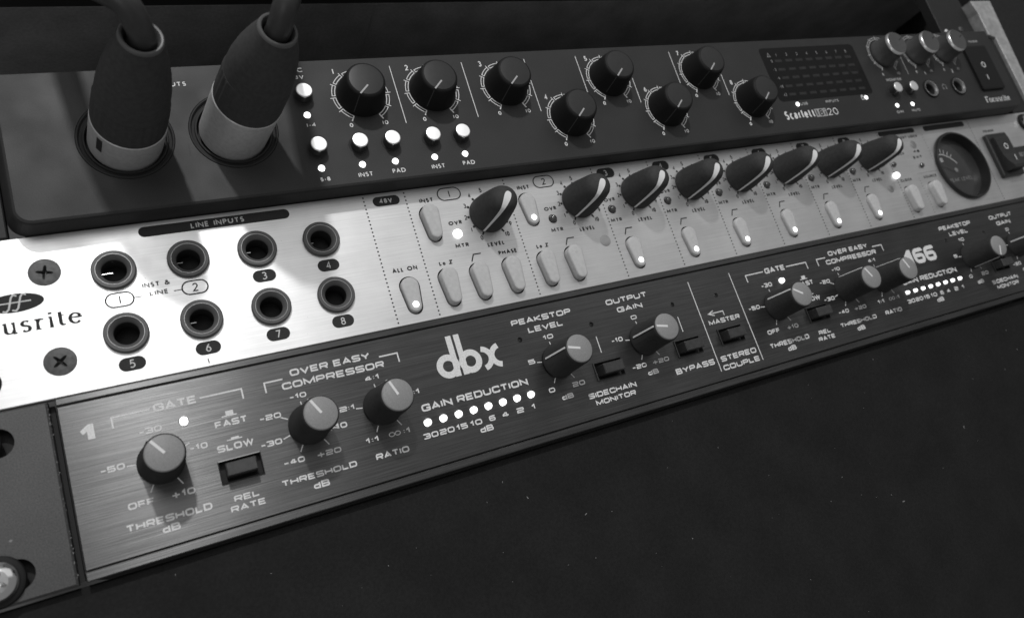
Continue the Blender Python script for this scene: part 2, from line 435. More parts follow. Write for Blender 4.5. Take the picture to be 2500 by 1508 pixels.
def pill(x0, x1, z0, z1): return rrect(x0, x1, z0, z1, (z1 - z0) / 2 - .001, 7)

# draped line over a knob profile: prof = [(r,y)...] from top centre outwards to the base
def drape(mb, path, ang, off=.07, squash=1):
    """path: list of (r, y, halfwidth) ; ang = direction in the panel plane (deg, 0 = up, clockwise)"""
    a = math.radians(ang); dx, dz = math.sin(a), math.cos(a); nx, nz = dz, -dx
    V = []
    for i, pp in enumerate(path):
        r, y, h = pp[:3]; lat = pp[3] if len(pp) > 3 else 0
        p0 = path[max(i - 1, 0)]; p1 = path[min(i + 1, len(path) - 1)]
        tr, ty = p1[0] - p0[0], p1[1] - p0[1]; L = math.hypot(tr, ty) or 1
        nr, ny = ty / L, -tr / L
        if ny > 0 or (abs(ny) < 1e-6 and nr < 0): nr, ny = -nr, -ny
        if nr < 0 and r > 1: nr, ny = -nr, -ny
        R = r + nr * off; Y = y + ny * off
        for sgn in (-1, 1): V.append((dx * R + nx * (h * sgn + lat), Y, dz * R + nz * (h * sgn + lat)))
    F = [(2 * i, 2 * i + 1, 2 * i + 3, 2 * i + 2) for i in range(len(path) - 1)]
    mb.add(V, F)
def resample(path, n=4):
    out = []
    for a, b in zip(path, path[1:]):
        for k in range(n): out.append(tuple(a[i] + (b[i] - a[i]) * k / n for i in range(len(a))))
    out.append(path[-1]); return out

def rot_tilt(dx, dz, h):
    """tilt a knob (axis along -Y) so its cap shifts by dx, dz over height h"""
    return Vector((0, -1, 0)).rotation_difference(Vector((dx, -h, dz)).normalized()).to_euler()

def jack_socket(parent, x, z, y, R, rim, hole, names=('jack_socket', 'jack_rim', 'jack_throat', 'contact'), raise_=1.2, blade=0, nut=None, rimm=None, proto={}):
    key = (R, rim, hole)
    if key in proto:
        a = proto[key]; o = again(a[0], parent, (x, y, z))
        for c in a[1:]: again(c, o, (x, y, z))
    else:
        o = mk(names[0], *lathe([(R, 0), (R, -raise_ + .25), (R - .25, -raise_), (rim + .12, -raise_)], 44, cap1=False), nut or MT['jackn'], parent, (x, y, z), smooth=True)
        r1 = mk(names[1], *lathe([(rim + .12, -raise_), (rim + .08, -raise_ - .08), (rim, -raise_ - .08), (rim - .06, -raise_ + .06)], 44, cap1=False), rimm or MT['jackrim'], o, (x, y, z), smooth=True)
        th = mk(names[2], *lathe([(rim - .06, -raise_ + .06), (hole + .1, -.1), (hole, .2), (hole, 9)], 44, cap1=True), MT['jackc'], o, (x, y, z), smooth=True)
        vo = mk('socket_bore', *lathe([(hole - .02, .4), (hole - .05, 6)], 32, cap1=True), MT['black'], o, (x, y, z), smooth=True)
        proto[key] = [o, r1, th, vo]
    if blade:
        mk(names[3], *box(x - hole + .1, x - hole + .1 + blade, y + 1.6, y + 2.2, z - .12, z + .06), MT['chrome'] if blade > 2 else MT['dimsteel'], o, (0, 0, 0))
    return o

def screw(parent, x, z, y, R, material, rot=20, name='screw', dome=.5, proto={}):
    key = (R, material.name, dome)
    if key not in proto:
        rings = [(R, .1), (R, -.1), (R * .93, -dome * .45), (R * .78, -dome * .8), (R * .58, -dome)]
        V, F = lathe(rings, 40, cap1=False)
        mb = MB().add(V, F)
        # phillips recess: star-shaped inner loop dropping into the head
        n = 40; star = []; deep = []
        for i in range(n):
            a = 2 * math.pi * i / n; k = abs(math.cos(2 * a)) ** 4
            star.append((R * (.2 + .36 * k) * math.cos(a), -dome - .01, R * (.2 + .36 * k) * math.sin(a)))
            deep.append((R * (.05 + .22 * k) * math.cos(a), -dome + R * .45, R * (.05 + .22 * k) * math.sin(a)))
        top = circ(0, 0, R * .58, -dome, n)
        mb.add(*loft([top, star, deep], False, True))
        o = mb.mk(name, material, parent, (x, y, z), smooth=True); proto[key] = o
    else: o = again(proto[key], parent, (x, y, z))
    o.rotation_euler = (0, math.radians(rot), 0)
    return o

# ================================================================== RACK AND SURROUNDINGS
wall = mk('back_wall', [(-900, 420, -700), (1500, 420, -700), (1500, 420, 900), (-900, 420, 900)], [(0, 1, 2, 3)], MT['backwall'])
wall['kind'] = 'structure'

frame = thing('equipment_rack', 'rack frame with bare brushed aluminium right upright and black inner post', 'rack', (300, 0, -220))
rail_prof = [(531.5, 12), (531.5, -.5), (532.5, -1.5), (540, -1.5), (541, -.5), (541, 12)]
mb = MB()
zs = [(-240, 531.2), (-48, 531.2), (46, 531.2), (60, 531.4), (88.5, 531.4), (90.5, 526.8), (104, 527), (111.5, 525.2)]
rings = []
for z, xl in zs:
    xr = 538.4 + max(0, min(z - 46, 64)) * .062
    rings.append([(xl, 12, z), (xl, -1.2, z), (xl + .2, -1.4, z), (xr - .2, -1.4, z), (xr, -1.2, z), (xr, 12, z)])
mb.add(*loft(rings, True, True)); mb.mk('side_rail', MT['rail'], frame)
mk('inner_post', *box(499.0, 526.4, 4, 9, 91.2, 300, .3), MT['scarside'], frame)
mk('left_post', *box(44, 55.3, 4.2, 9, -240, 300, .3), MT['cav'], frame)
mk('left_upright', *box(30, 54.9, -1.4, 3.9, -240, 300, .6), MT['rail'], frame)
mk('side_panel', *box(546, 560, 3, 60, -240, 300), MT['cav'], frame)
mk('outer_side', *box(560.5, 900, 6, 12, -240, 420), MT['cav'], frame)
screw(frame, 515.5, 98, 3.9, 1.6, MT['steel'], 10, 'post_screw')
mk('post_rivet', *lathe([(1.3, 0), (1.2, -.6), (.7, -1.0), (.01, -1.1)], 20), MT['edge'], frame, (502.2, 3.9, 97.0), smooth=True)

upper = thing('upper_rack_unit', 'dark underside of the recessed unit hanging above the empty rack slot', 'rack unit', (290, 22, 133))
mk('chassis', *box(57, 545, 22, 110, 133.3, 178, .8), MT['under'], upper)
mk('front_strip', *box(56, 533.6, 18, 21.8, 133.0, 178, .4), MT['scarside'], upper)
mk('bottom_plate_seam', *box(204.6, 205.3, 23.2, 108, 133.1, 133.35), MT['print_dim'], upper)

blank = thing('blank_panel', 'dusty matt black panel filling the space below the compressor', 'blank panel', (290, 3, -140))
mk('panel', *box(55.6, 531, 3, 6, -260, -46.3, .5), MT['dark'], blank)
# a few countable dust flecks and a hair
mb = MB()
for i in range(70):
    x = random.uniform(70, 480); z = -50 - abs(random.gauss(0, 1)) * 38
    if z < -170: continue
    r = random.choice([.07, .08, .1, .12, .16, .22]); ln = random.choice([1, 1, 1, 2, 3.5]); a = random.uniform(0, 3.14)
    P = [(r * ln * math.cos(t), r * math.sin(t)) for t in (0.3, 1.5, 2.8, 4.0, 5.3)]
    P = [(x + p[0] * math.cos(a) - p[1] * math.sin(a), z + p[0] * math.sin(a) + p[1] * math.cos(a)) for p in P]
    mb.add([(p[0], 2.93 - .004 * (i % 5), p[1]) for p in P], [tuple(range(5))])
for i in range(46):
    x = 78.45 + random.gauss(0, .12); z = random.uniform(-44, -1); r = random.uniform(.05, .16)
    mb.add([(x + r * math.cos(t), -.02 + .004 * (i % 3) + max(0, x - 78.05) * .55, z + r * 1.6 * math.sin(t)) for t in (0.2, 1.4, 2.9, 4.4)], [(0, 1, 2, 3)])
for i in range(110):
    x = random.uniform(58, 500); z = random.uniform(-43, 43); r = random.uniform(.05, .12)
    mb.add([(x + r * math.cos(t), -.024 - .004 * (i % 3), z + r * math.sin(t)) for t in (0.2, 1.4, 2.9, 4.4)], [(0, 1, 2, 3)])
mb.add([(66.7 + .38 * math.cos(t), -.03, -31.3 + .34 * math.sin(t)) for t in (0, 1, 2, 3, 4, 5)], [tuple(range(6))])
d = mb.mk('dust', MT['dustm']); d['kind'] = 'stuff'

def rack_bolt(x, z, label, R=4.7):
    t = thing('rack_bolt', label, 'bolt', (x, 0, z), 'bolts holding the units in the rack')
    mk('cup_washer', *lathe([(R + 1.2, -.05), (R + 1.0, -.9), (R + .3, -1.3), (R * .6, -1.0)], 44, cap1=True), MT['gsoft'], t, (x, 0, z), smooth=True)
    screw(t, x, z, -1.35, R, MT['chrome'], random.uniform(0, 90), 'head', dome=2.0)
    return t
rack_bolt(63.0, -39.8, 'chrome cross-head bolt in black washer at bottom left of the compressor ear')
rack_bolt(62.2, -7.6, 'bolt in black washer cut by the left edge, upper slot of the compressor ear')
rack_bolt(521.8, 38.6, 'chrome bolt at the top right corner of the silver preamp', 3.6)
rack_bolt(66.6, 7.0, 'bolt in dark washer at the bottom left corner of the silver preamp', 2.2)

# ================================================================== COMPRESSOR (lowest unit)
comp = thing('compressor', 'black two-channel compressor with grey-capped knobs, lowest of three rack units', 'compressor', (297, 0, -45.5))
D2 = 215.78
W = MT['print_w']; yp = -.03
SW = [(119.2, -28.75), (236.9, -28.6), (270.8, -28.3), (290.7, -28.1), (119.2 + D2, -28.75), (236.9 + D2, -28.6), (270.8 + D2, -28.3)]
HOL = [(208.8, -12.2), (236.0, -12.6), (270.6, -12.3), (290.8, -12.6), (208.8 + D2, -12.2), (236.0 + D2, -12.6), (270.6 + D2, -12.3)]
LEDX = [171.86 + 4.9787 * i for i in range(8)]
led_c = [(x + o, -30.04) for o in (0, D2) for x in LEDX] + [(108.0, -12.9), (108.0 + D2, -12.9)]
holes = [[(a - 5.5, b - 3.1), (a + 5.5, b - 3.1), (a + 5.5, b + 3.1), (a - 5.5, b + 3.1)] for a, b in SW]
holes += [[(p[0], p[2]) for p in circ(a, b, .85, 0, 14)] for a, b in HOL]
holes += [[(p[0], p[2]) for p in circ(a, b, 1.3, 0, 16)] for a, b in led_c]
panel('front_panel', [(80.3, -43.1), (514, -43.1), (514, -2.2), (80.3, -2.2)], holes, 0, 1.6, MT['dbxblack'], comp, .25)
# extruded trim strips above and below the panel face
for z0, z1 in ((-1.95, -.15), (-45.6, -43.35)):
    mk('edge_trim', *loft([flat([(80.3, z0), (514, z0), (514, z1), (80.3, z1)], 1.5), flat([(80.3, z0), (514, z0), (514, z1), (80.3, z1)], -.05),
        flat([(80.5, z0 + .25), (513.8, z0 + .25), (513.8, z1 - .25), (80.5, z1 - .25)], -.3)], False, True), MT['dbxblack'], comp, uv=True)
mk('chassis', *box(80.6, 513.6, 1.75, 210, -45.2, -.5), MT['black'], comp)
# rack ears with slots
def slot(xr, zc, h=3.6, l=8): return rrect(xr - l, xr, zc - h, zc + h, h - .001, 8)
e1 = panel('rack_ear', [(55.7, -45.7), (78.5, -45.7), (78.5, -.3), (55.7, -.3)], [slot(70.6, -8), slot(70.6, -39.4)], 0, 3.2, MT['ear'], comp, .45)
mk('slot_dark_plate', *box(56, 79.6, 3.4, 5, -45, -1), MT['black'], comp)  # black plate added behind the ear so its slots read dark
panel('rack_ear', [(515.6, -45.7), (531, -45.7), (531, -.3), (515.6, -.3)], [], 0, 3.2, MT['ear'], comp, .45)

def T(s, x0, x1, zb, cap, t=None, off=0): return text(comp, s, x0 + off, x1 + off, zb, cap, min((t or cap * .2) * 1.2, cap * .245), 'euro', yp, W)
for off in (0, D2):
    T('GATE', 101.5, 112.1, -8.95, 2.15, .46, off)
    lines(comp, [[(91.7 + off, -10.7), (91.7 + off, -7.9), (100.7 + off, -7.9)], [(112.9 + off, -7.9), (123.6 + off, -7.9), (123.6 + off, -10.7)]], .42, yp, W, 'bracket_line')
    T('-30', 97.1, 102.6, -14.1, 1.65, .38, off); T('-10', 107.9, 112.4, -21.3, 1.6, .38, off)
    T('-50', 87.1, 92.7, -21.4, 1.55, .38, off); T('OFF', 91.6, 97.7, -31.8, 1.65, .38, off); T('+10', 101.6, 107.3, -31.9, 1.65, .38, off)
    T('THRESHOLD', 90.3, 110.4, -37.05, 1.8, .4, off); T('dB', 98.1, 102.3, -39.6, 1.85, .4, off)
    T('FAST', 115.1, 123.4, -17.05, 1.8, .4, off); T('SLOW', 114.4, 123.7, -23.5, 1.8, .4, off)
    T('REL', 115.8, 122.2, -37.0, 1.6, .38, off); T('RATE', 114.5, 123.3, -39.45, 1.6, .38, off)
    for zz_, hh in ((-14.3, 1.35), (-20.8, .6)):
        mb = MB(); ribbon(mb, [(117.2 + off, zz_), (121.1 + off, zz_)], .28, yp)
        mb.add([(118.3 + off, yp - .01, zz_ + .1), (120.3 + off, yp - .01, zz_ + .1), (120.3 + off, yp - .01, zz_ + hh), (118.3 + off, yp - .01, zz_ + hh)], [(0, 1, 2, 3)])
        mb.mk('push_symbol', W, comp)
    lines(comp, [[(129.7 + off, -10.6), (129.7 + off, -7.8), (134.7 + off, -7.8)], [(162.9 + off, -7.6), (168.5 + off, -7.6), (168.5 + off, -10.4)]], .42, yp, W, 'bracket_line')
    T('OVER EASY', 137.0, 160.3, -7.55, 1.95, .46, off); T('COMPRESSOR', 134.1, 163.8, -10.9, 1.95, .46, off)
    T('-10', 135.3, 140.0, -14.1, 1.45, .36, off); T('-20', 126.3, 132.1, -18.1, 1.5, .36, off); T('-30', 125.1, 130.8, -25.2, 1.55, .36, off)
    T('-40', 129.8, 135.5, -31.45, 1.5, .36, off); T('+20', 138.8, 145.6, -31.6, 1.5, .36, off); T('+10', 143.2, 148.9, -25.3, 1.6, .36, off)
    T('THRESHOLD', 128.1, 148.8, -36.65, 1.6, .38, off); T('dB', 136.0, 140.4, -39.55, 1.8, .38, off)
    T('4:1', 157.0, 161.5, -13.95, 1.5, .36, off); T('2:1', 147.8, 152.3, -20.9, 1.45, .36, off)
    T('4:1', 167.4, 172.1, -21.1, 1.55, .36, off); T('1:1', 152.7, 156.7, -31.5, 1.55, .36, off); T('~', 159.6, 163.2, -31.5, 1.6, .2, off); T(':1', 164.0, 166.2, -31.5, 1.6, .36, off)
    T('RATIO', 154.4, 164.3, -36.7, 1.75, .38, off)
    T('GAIN REDUCTION', 171.1, 206.9, -26.75, 2.15, .46, off)
    for s_, a, b in (('30', 169.4, 174.0), ('20', 174.5, 179.2), ('15', 179.8, 183.5), ('10', 184.4, 188.3), ('6', 190.7, 192.8), ('4', 195.1, 197.5), ('2', 200.3, 202.8), ('1', 205.5, 207.0)):
        T(s_, a, b, -34.7, 1.65, .38, off)
    T('dB', 186.9, 191.3, -37.35, 1.8, .38, off)
    T('PEAKSTOP', 207.5, 229.9, -7.45, 1.9, .46, off); T('LEVEL', 212.6, 225.7, -10.75, 1.85, .46, off)
    T('10', 216.9, 220.7, -14.1, 1.5, .36, off); T('5', 209.2, 211.6, -20.8, 1.5, .36, off); T('0', 213.1, 215.3, -31.2, 1.5, .36, off)
    T('20', 221.9, 226.6, -31.4, 1.6, .36, off); T('dB', 216.8, 221.1, -34.5, 1.65, .36, off)
    T('SIDECHAIN', 226.2, 245.1, -36.6, 1.75, .4, off); T('MONITOR', 228.1, 243.9, -39.2, 1.65, .4, off)
    lines(comp, [[(236.2 + off, -17), (236.2 + off, -22.7)], [(270.9 + off, -17.1), (270.9 + off, -22.7)]], .32, yp, W)
    T('OUTPUT', 244.2, 261.5, -7.45, 1.9, .46, off); T('GAIN', 247.6, 258.2, -10.8, 1.85, .46, off)
    T('0', 251.9, 254.3, -14.3, 1.45, .36, off); T('-10', 241.3, 245.9, -20.6, 1.55, .36, off); T('-20', 245.7, 251.6, -31.15, 1.5, .36, off)
    T('+20', 254.2, 261.2, -31.15, 1.5, .36, off); T('dB', 251.0, 255.4, -34.3, 1.65, .36, off); T('BYPASS', 262.1, 279.3, -36.7, 2.0, .46, off)
text_mb(mb := MB(), 'MASTER', 283.1, 297.7, -23.0, 1.75, .4, 'euro', yp); mb.mk('lettering', W, comp)
T('STEREO', 282.4, 299.2, -36.65, 1.95, .45); T('COUPLE', 282.1, 299.4, -39.85, 1.9, .45)
lines(comp, [[(280.6, -5.5), (280.8, -39.8)], [(300.2, -5.5), (300.7, -39.9)]], .34, yp, W, 'divider_line')
lines(comp, [[(284.3, -18.85), (291.1, -18.85), (291.1, -20.5)], [(286.8, -17.9), (284.2, -18.85), (286.8, -19.8)]], .34, yp, W, 'arrow_mark')
# channel numeral
mk('channel_numeral', [(a, yp, c) for a, c in ((85.9, -12.1), (87.5, -12.1), (87.5, -8.2), (86.3, -8.2), (84.4, -9.6), (84.9, -10.6), (85.9, -10.0))], [tuple(range(7))], W, comp)
# maker's logo: d, b and x
mb = MB()
def ringshape(cx, cz, ro, ri, y, n=40):
    V = []
    for i in range(n):
        a = 2 * math.pi * i / n; V += [(cx + ro * math.cos(a), y, cz + ro * math.sin(a)), (cx + ri * math.cos(a), y, cz + ri * math.sin(a))]
    return V, [(2 * i, 2 * i + 1, (2 * i + 3) % (2 * n), (2 * i + 2) % (2 * n)) for i in range(n)]
def quad(x0, x1, z0, z1, y): return [(x0, y, z0), (x1, y, z0), (x1, y, z1), (x0, y, z1)], [(0, 1, 2, 3)]
mb.add(*ringshape(182.95, -15.2, 3.75, 1.75, yp)).add(*quad(184.45, 186.3, -18.9, -5.95, yp - .008))
mb.add(*ringshape(190.45, -15.2, 3.75, 1.75, yp)).add(*quad(187.1, 188.95, -18.9, -5.95, yp - .008))
mb.mk('logo_letters', W, comp)
mb = MB()
ribbon(mb, arc(194.0, -15.35, 3.4, 3.15, 78, -78, 14), 1.75, yp); ribbon(mb, arc(201.2, -15.35, 3.4, 3.15, 102, 258, 14), 1.75, yp - .008)
mb.mk('logo_letter', W, comp)
for a_ in (400.1, 407.5): text(comp, '6', a_, a_ + 6.9, -19.4, 6.9, 1.7, 'euro', yp, W, 'model_numeral')
mk('model_numeral', [(394.4 + (a - 84.4) * 1.58, yp, -19.4 + (c + 12.1) * 1.77) for a, c in ((85.9, -12.1), (87.5, -12.1), (87.5, -8.2), (86.3, -8.2), (84.4, -9.6), (84.9, -10.6), (85.9, -10.0))], [tuple(range(7))], W, comp)
KN = [('k1', 100.9, 102.3, -22.0, -36), ('k2', 138.85, 140.4, -21.75, -28), ('k3', 160.15, 161.6, -21.95, -21), ('k4', 219.65, 221.0, -21.6, -75), ('k5', 254.25, 255.0, -21.55, -77),
      ('r1', 316.7, 316.9, -21.9, -57), ('r2', 354.6, 354.2, -22.0, -28), ('r3', 375.93, 375.9, -22.2, -22), ('r4', 435.43, 435.4, -22.2, -157), ('r5', 470.03, 470.0, -22.0, -70)]
kprof = [(5.75, -.05), (5.7, -.9), (5.45, -1.3), (5.0, -12.6), (4.85, -13.2), (4.6, -13.45)]
kb = kc = kp = ks = None
for nm, bx, cx, cz, ang in KN:
    loc = (bx, 0, -21.9)
    if kb is None:
        kb = mk('knob', *lathe(kprof, 72, cap1=False, flute=1, fdepth=.10, frange=(-12.7, -1.2)), MT['knob'], comp, loc, smooth=True)
        kc = mk('cap', *lathe([(4.6, -13.35), (4.45, -13.75), (4.2, -13.9), (0.01, -14.0)], 48), MT['cap'], kb, loc, smooth=True)
        mbp = MB(); drape(mbp, [(0, -14.0, .36), (2.2, -13.95, .36), (4.35, -13.88, .36)], 0, .05); kp = mbp.mk('pointer', MT['white'], kb, loc)
        mbp = MB(); drape(mbp, resample([(4.95, -13.2, .30), (5.08, -12.6, .30), (5.52, -1.4, .30)]), 0, .06); ks = mbp.mk('side_line', MT['print_w'], kb, loc)
        o, parts = kb, [kp, ks]
    else:
        o = again(kb, comp, loc); again(kc, o, loc); parts = [again(kp, o, loc), again(ks, o, loc)]
    tilt = rot_tilt(cx - bx, cz + 21.9, 14)
    o.rotation_euler = tilt
    for q in parts: q.rotation_euler = (0, math.radians(ang), 0)
# tick marks around each knob
def ticks(cx, cz, angs, r0, r1, t, y, m, parent, name='scale_marks'):
    mb = MB(); r0 = 5.9; q1 = r1
    for a in angs:
        r1 = 6.85 if abs(a) < 20 else q1
        s, c = math.sin(math.radians(a)), math.cos(math.radians(a))
        ribbon(mb, [(cx + r0 * s, cz + r0 * c), (cx + r1 * s, cz + r1 * c)], t, y)
    return mb.mk(name, m, parent)
for off in (0, D2):
    ticks(100.9 + off, -21.9, [-152, -83, -6, 68, 150], 6.3, 7.9, .3, yp, W, comp)
    ticks(138.8 + off, -21.9, [-150, -107, -62, -7, 72, 112, 150], 6.3, 7.9, .3, yp, W, comp)
    ticks(160.15 + off, -22.0, [-152, -82, -7, 68, 150], 6.2, 7.8, .3, yp, W, comp)
    ticks(219.65 + off, -21.85, [-150, -81, -8, 60, 150], 6.0, 7.6, .3, yp, W, comp)
    ticks(254.25 + off, -21.85, [-150, -81, -8, 60, 150], 6.0, 7.6, .3, yp, W, comp)
# push switches
sb = st = None
for a, b in SW:
    loc = (a, 0, b)
    if sb is None:
        mb = MB()
        P0 = [(-5.5, -3.1), (5.5, -3.1), (5.5, 3.1), (-5.5, 3.1)]; P1 = [(-5.2, -2.8), (5.2, -2.8), (5.2, 2.8), (-5.2, 2.8)]
        mb.add(*loft([flat(P0, .02), flat(P0, -.35), flat(P1, -.45), flat(P1, 4.5)], False, True))
        sb = mb.mk('push_switch', MT['blackp'], comp, loc)
        P = rrect(-3.9, 3.9, -1.75, 1.75, .3, 3); Pi = rrect(-3.6, 3.6, -1.5, 1.5, .2, 3)
        st = mk('switch_cap', *loft([flat(P, 3.5), flat(P, -3.7), flat(Pi, -4.0)], False, True), MT['blackp'], sb, loc)
    else:
        o = again(sb, comp, loc); again(st, o, loc)
st.data.materials[0] = mat('switch_cap_plastic', .038, .38, 0, spec=.5, grain=.2)
# small blind screws
proto = None
for a, b in HOL:
    proto = mk('recessed_screw', *lathe([(.85, .3), (.6, .1), (.3, .5)], 14), MT['blackp'], comp, (a, 0, b), smooth=True) if proto is None else again(proto, comp, (a, 0, b))
# lit leds
proto = None
for a, b in led_c:
    big = b > -20
    if proto is None:
        proto = mk('indicator_led', *lathe([(1.05, 1.6), (1.05, -.25), (.9, -.85), (.5, -1.15), (.01, -1.25)], 20), MT['led'], comp, (a, 0, b), smooth=True)
        o = proto
    else: o = again(proto, comp, (a, 0, b))
    if a > 300 and not big: o.scale = (.68, .68, .68)

# ================================================================== PREAMP (silver, middle unit)
pre = thing('microphone_preamp', 'brushed silver eight-channel microphone preamp, middle of three rack units', 'preamp', (297, 0, .3))
K = MT['print_k']
JK = [(98.96 + 18.78 * i, z) for z in (31.57, 13.55) for i in range(4)]
SHORT = 2.95
btn = []  # x, ztop centre, zbottom centre, height, lit, label
def B_(x, zt, zb, h, lit): btn.append((x, zt, zb, h, lit))
B_(178.1, 12.0, 5.4, 1.3, 1)
for x in (191.1, 202.0, 213.8, 227.0, 237.9): B_(x, 12.6, 5.3, 2.9, 0)
B_(191.2, 34.6, 27.5, 2.9, 0); B_(227.5, 34.4, 27.6, 1.3, 1)
for i in range(6): B_(263.5 + 25.35 * i, 12.2, 5.5, 1.4, 1)
B_(415.4, 12.6, 5.4, 3.0, 0); B_(431.9, 12.8, 5.6, 3.0, 0)
LD = [(199.0, 26.7), (235.1, 26.7)] + [(260.0 + 25.28 * i, 26.8) for i in range(6)]
holes = [[(p[0], p[2]) for p in circ(a, b, 5.2, 0, 36)] for a, b in JK]
holes += [tear(x, zt, 3.35, zb, 2.55) for x, zt, zb, h, l in btn]
holes += [[(p[0], p[2]) for p in circ(a, b, 1.65, 0, 20)] for a, b in LD]
holes += [[(p[0], p[2]) for p in circ(458.3, 21.2, 16.6, 0, 56)], [(484.2, 12.2), (498.6, 12.2), (498.6, 33.4), (484.2, 33.4)]]
holes += [[(p[0], p[2]) for p in circ(a, b, 3.8, 0, 30)] for a, b in ((83.0, 33.9), (82.95, 9.3))]
panel('front_panel', [(55.7, .05), (531, .05), (531, 44.45), (55.7, 44.45)], holes, 0, 2.4, MT['silver'], pre, .22)
mk('chassis', *box(80.6, 513.6, 7.5, 230, .8, 43.9), MT['black'], pre)
for k, (a, b) in enumerate(JK): jack_socket(pre, a, b, 0, 5.5, 4.35, 3.15, blade=(2.6, 1.6, 1.3, .9, 0, 1.6, 0, 0)[k])
for a, b, ro in ((83.0, 33.9, 12), (82.95, 9.3, 50)): screw(pre, a, b, .25, 3.75, MT['steel'], ro, 'panel_screw', dome=.3)
# buttons
cache = {}
for x, zt, zb, h, lit in btn:
    key = (round(zt - zb, 2), h, lit)
    loc = (x, 0, 0)
    L0 = tear(0, zt, 2.86, zb, 2.06)
    R = [flat(L0, 3), flat(L0, -h + .7), flat(tear(0, zt, 2.86, zb, 2.06, .12), -h + .3), flat(tear(0, zt, 2.86, zb, 2.06, .4), -h + .08), flat(tear(0, zt, 2.86, zb, 2.06, .9), -h)]
    o = mk('push_button', *loft(R, False, True), MT['button'], pre, loc, smooth=True)
    mk('button_well', *loft([flat(tear(0, zt, 3.35, zb, 2.55), .5), flat(tear(0, zt, 2.7, zb, 1.9), 3.2)], False, True), MT['black'], o, loc)
    if lit: mk('lit_tip', *lathe([(1.0, -h + .2), (.98, -h - .12), (.6, -h - .35), (.01, -h - .42)], 20, 0, zb + .3), MT['glow'], o, loc, smooth=True)
    else: mk('dimple', *lathe([(.75, -h - .004), (.65, -h - .03), (.01, -h - .05)], 18, 0, zt + .2), MT['button'], o, loc, smooth=True)
# overload / meter leds
proto = None
for k, (a, b) in enumerate(LD):
    if k == 0: mk('indicator_led', *lathe([(1.45, 2.2), (1.4, -.6), (1.1, -1.1), (.6, -1.4), (.01, -1.5)], 22), MT['led'], pre, (a, 0, b), smooth=True)
    elif proto is None: proto = mk('indicator_led', *lathe([(1.4, .8), (1.36, -.5), (1.1, -1.0), (.6, -1.35), (.01, -1.45)], 22), MT['ledoff'], pre, (a, 0, b), smooth=True, label='unlit dark indicator led')
    else: again(proto, pre, (a, 0, b))
# level knobs
KX = [211.5] + [247.5 + 25.3 * i for i in range(7)]
lp = [(6.55, -.2), (6.6, -1.2), (6.35, -4), (5.75, -8.5), (5.2, -11.5), (4.75, -13.2), (4.1, -14.4), (3.1, -15.2), (1.9, -15.6), (.8, -15.75), (.01, -15.8)]
kb = kp = None
for x in KX:
    loc = (x, 0, 31.8)
    if kb is None:
        V_, F_ = lathe([(r * (1 if y > -8 else .97), y) for r, y in lp], 56)
        def lean(v): k_ = max(0, -v[1]) / 16; return (v[0] + 1.0 * k_, v[1], v[2] - .75 * k_)
        kb = mk('level_knob', [lean(v) for v in V_], F_, MT['soft'], pre, loc, smooth=True)
        path = [(-1.6, -15.58, .05, -1.2), (-1.45, -15.6, .55, -1.2), (-1.1, -15.66, .9, -1.2), (-.3, -15.7, 1.12, -1.15), (0.7, -15.72, 1.15, -1.1), (1.5, -15.62, 1.08, -1.0), (2.2, -15.42, .98, -.9), (3.2, -15.0, .82, -.75), (4.1, -14.3, .66, -.6), (4.72, -13.2, .55, -.48), (5.2, -11.5, .5, -.35), (5.75, -8.5, .42, -.2), (6.33, -4, .36, 0), (6.6, -1.2, .34, 0), (6.56, -.4, .34, 0)]
        m2 = MB(); drape(m2, resample([(a, b, c, d * .12) for a, b, c, d in path], 3), 211, .14); m2.V = [lean(v) for v in m2.V]; kp = m2.mk('pointer', MT['white'], kb, loc, smooth=True)
    else: o = again(kb, pre, loc); again(kp, o, loc)
# printing
def P_(s, x0, x1, zb, cap, t=.24, m=K, off=0, y=yp): return text(pre, s, x0 + off, x1 + off, zb, cap, t * 1.6, 'gill', y, m)
def solid(outline, y, m, parent, name='printed_pill'): return mk(name, flat(outline, y), [tuple(range(len(outline)))], m, parent)
solid(pill(106.7, 148.1, 40.0, 43.1), yp, K, pre, 'printed_bar')
P_('LINE INPUTS', 120.3, 134.9, 40.75, 1.65, .22, MT['print_g'], y=-.06)
solid(pill(174.2, 183.1, 39.8, 43.1), yp, K, pre); P_('48V', 176.4, 180.6, 40.7, 1.6, .22, MT['print_g'], y=-.06)
for x, z, s in ((136.75, 23.2, '3'), (155.5, 23.2, '4'), (98.9, 5.05, '5'), (117.8, 5.3, '6'), (136.6, 5.25, '7'), (155.4, 5.3, '8')):
    solid(pill(x - 3.25, x + 3.25, z - 1.85, z + 1.85), yp, K, pre); P_(s, x - .68, x + .68, z - 1.15, 2.3, .19, MT['print_g'], y=-.06)
for x, z, s, w, h in ((98.95, 23.1, '1', 3.4, 1.95), (117.9, 23.2, '2', 3.35, 1.95), (200.2, 41.0, '1', 4.05, 2.15), (236.3, 41.0, '2', 4.0, 2.15)):
    lines(pre, [pill(x - w, x + w, z - h, z + h)], .38, yp, K, 'printed_outline', True); P_(s, x - (.7 if s == '2' else .15), x + (.8 if s == '2' else .15), z - 1.25, 2.5, .22)
P_('INST &', 104.9, 111.9, 25.2, 1.45, .2, MT['print_mid']); P_('LINE', 106.3, 111.0, 22.7, 1.35, .2, MT['print_mid'])
lines(pre, [[(102.4, 23.05), (104.4, 23.05)], [(112.4, 23.1), (114.5, 23.1)]], .26, yp, MT['print_mid'])
P_('ALL ON', 174.1, 182.3, 17.1, 1.5); P_('INST', 189.4, 194.2, 39.0, 1.5); P_('INST', 225.4, 230.2, 39.0, 1.5)
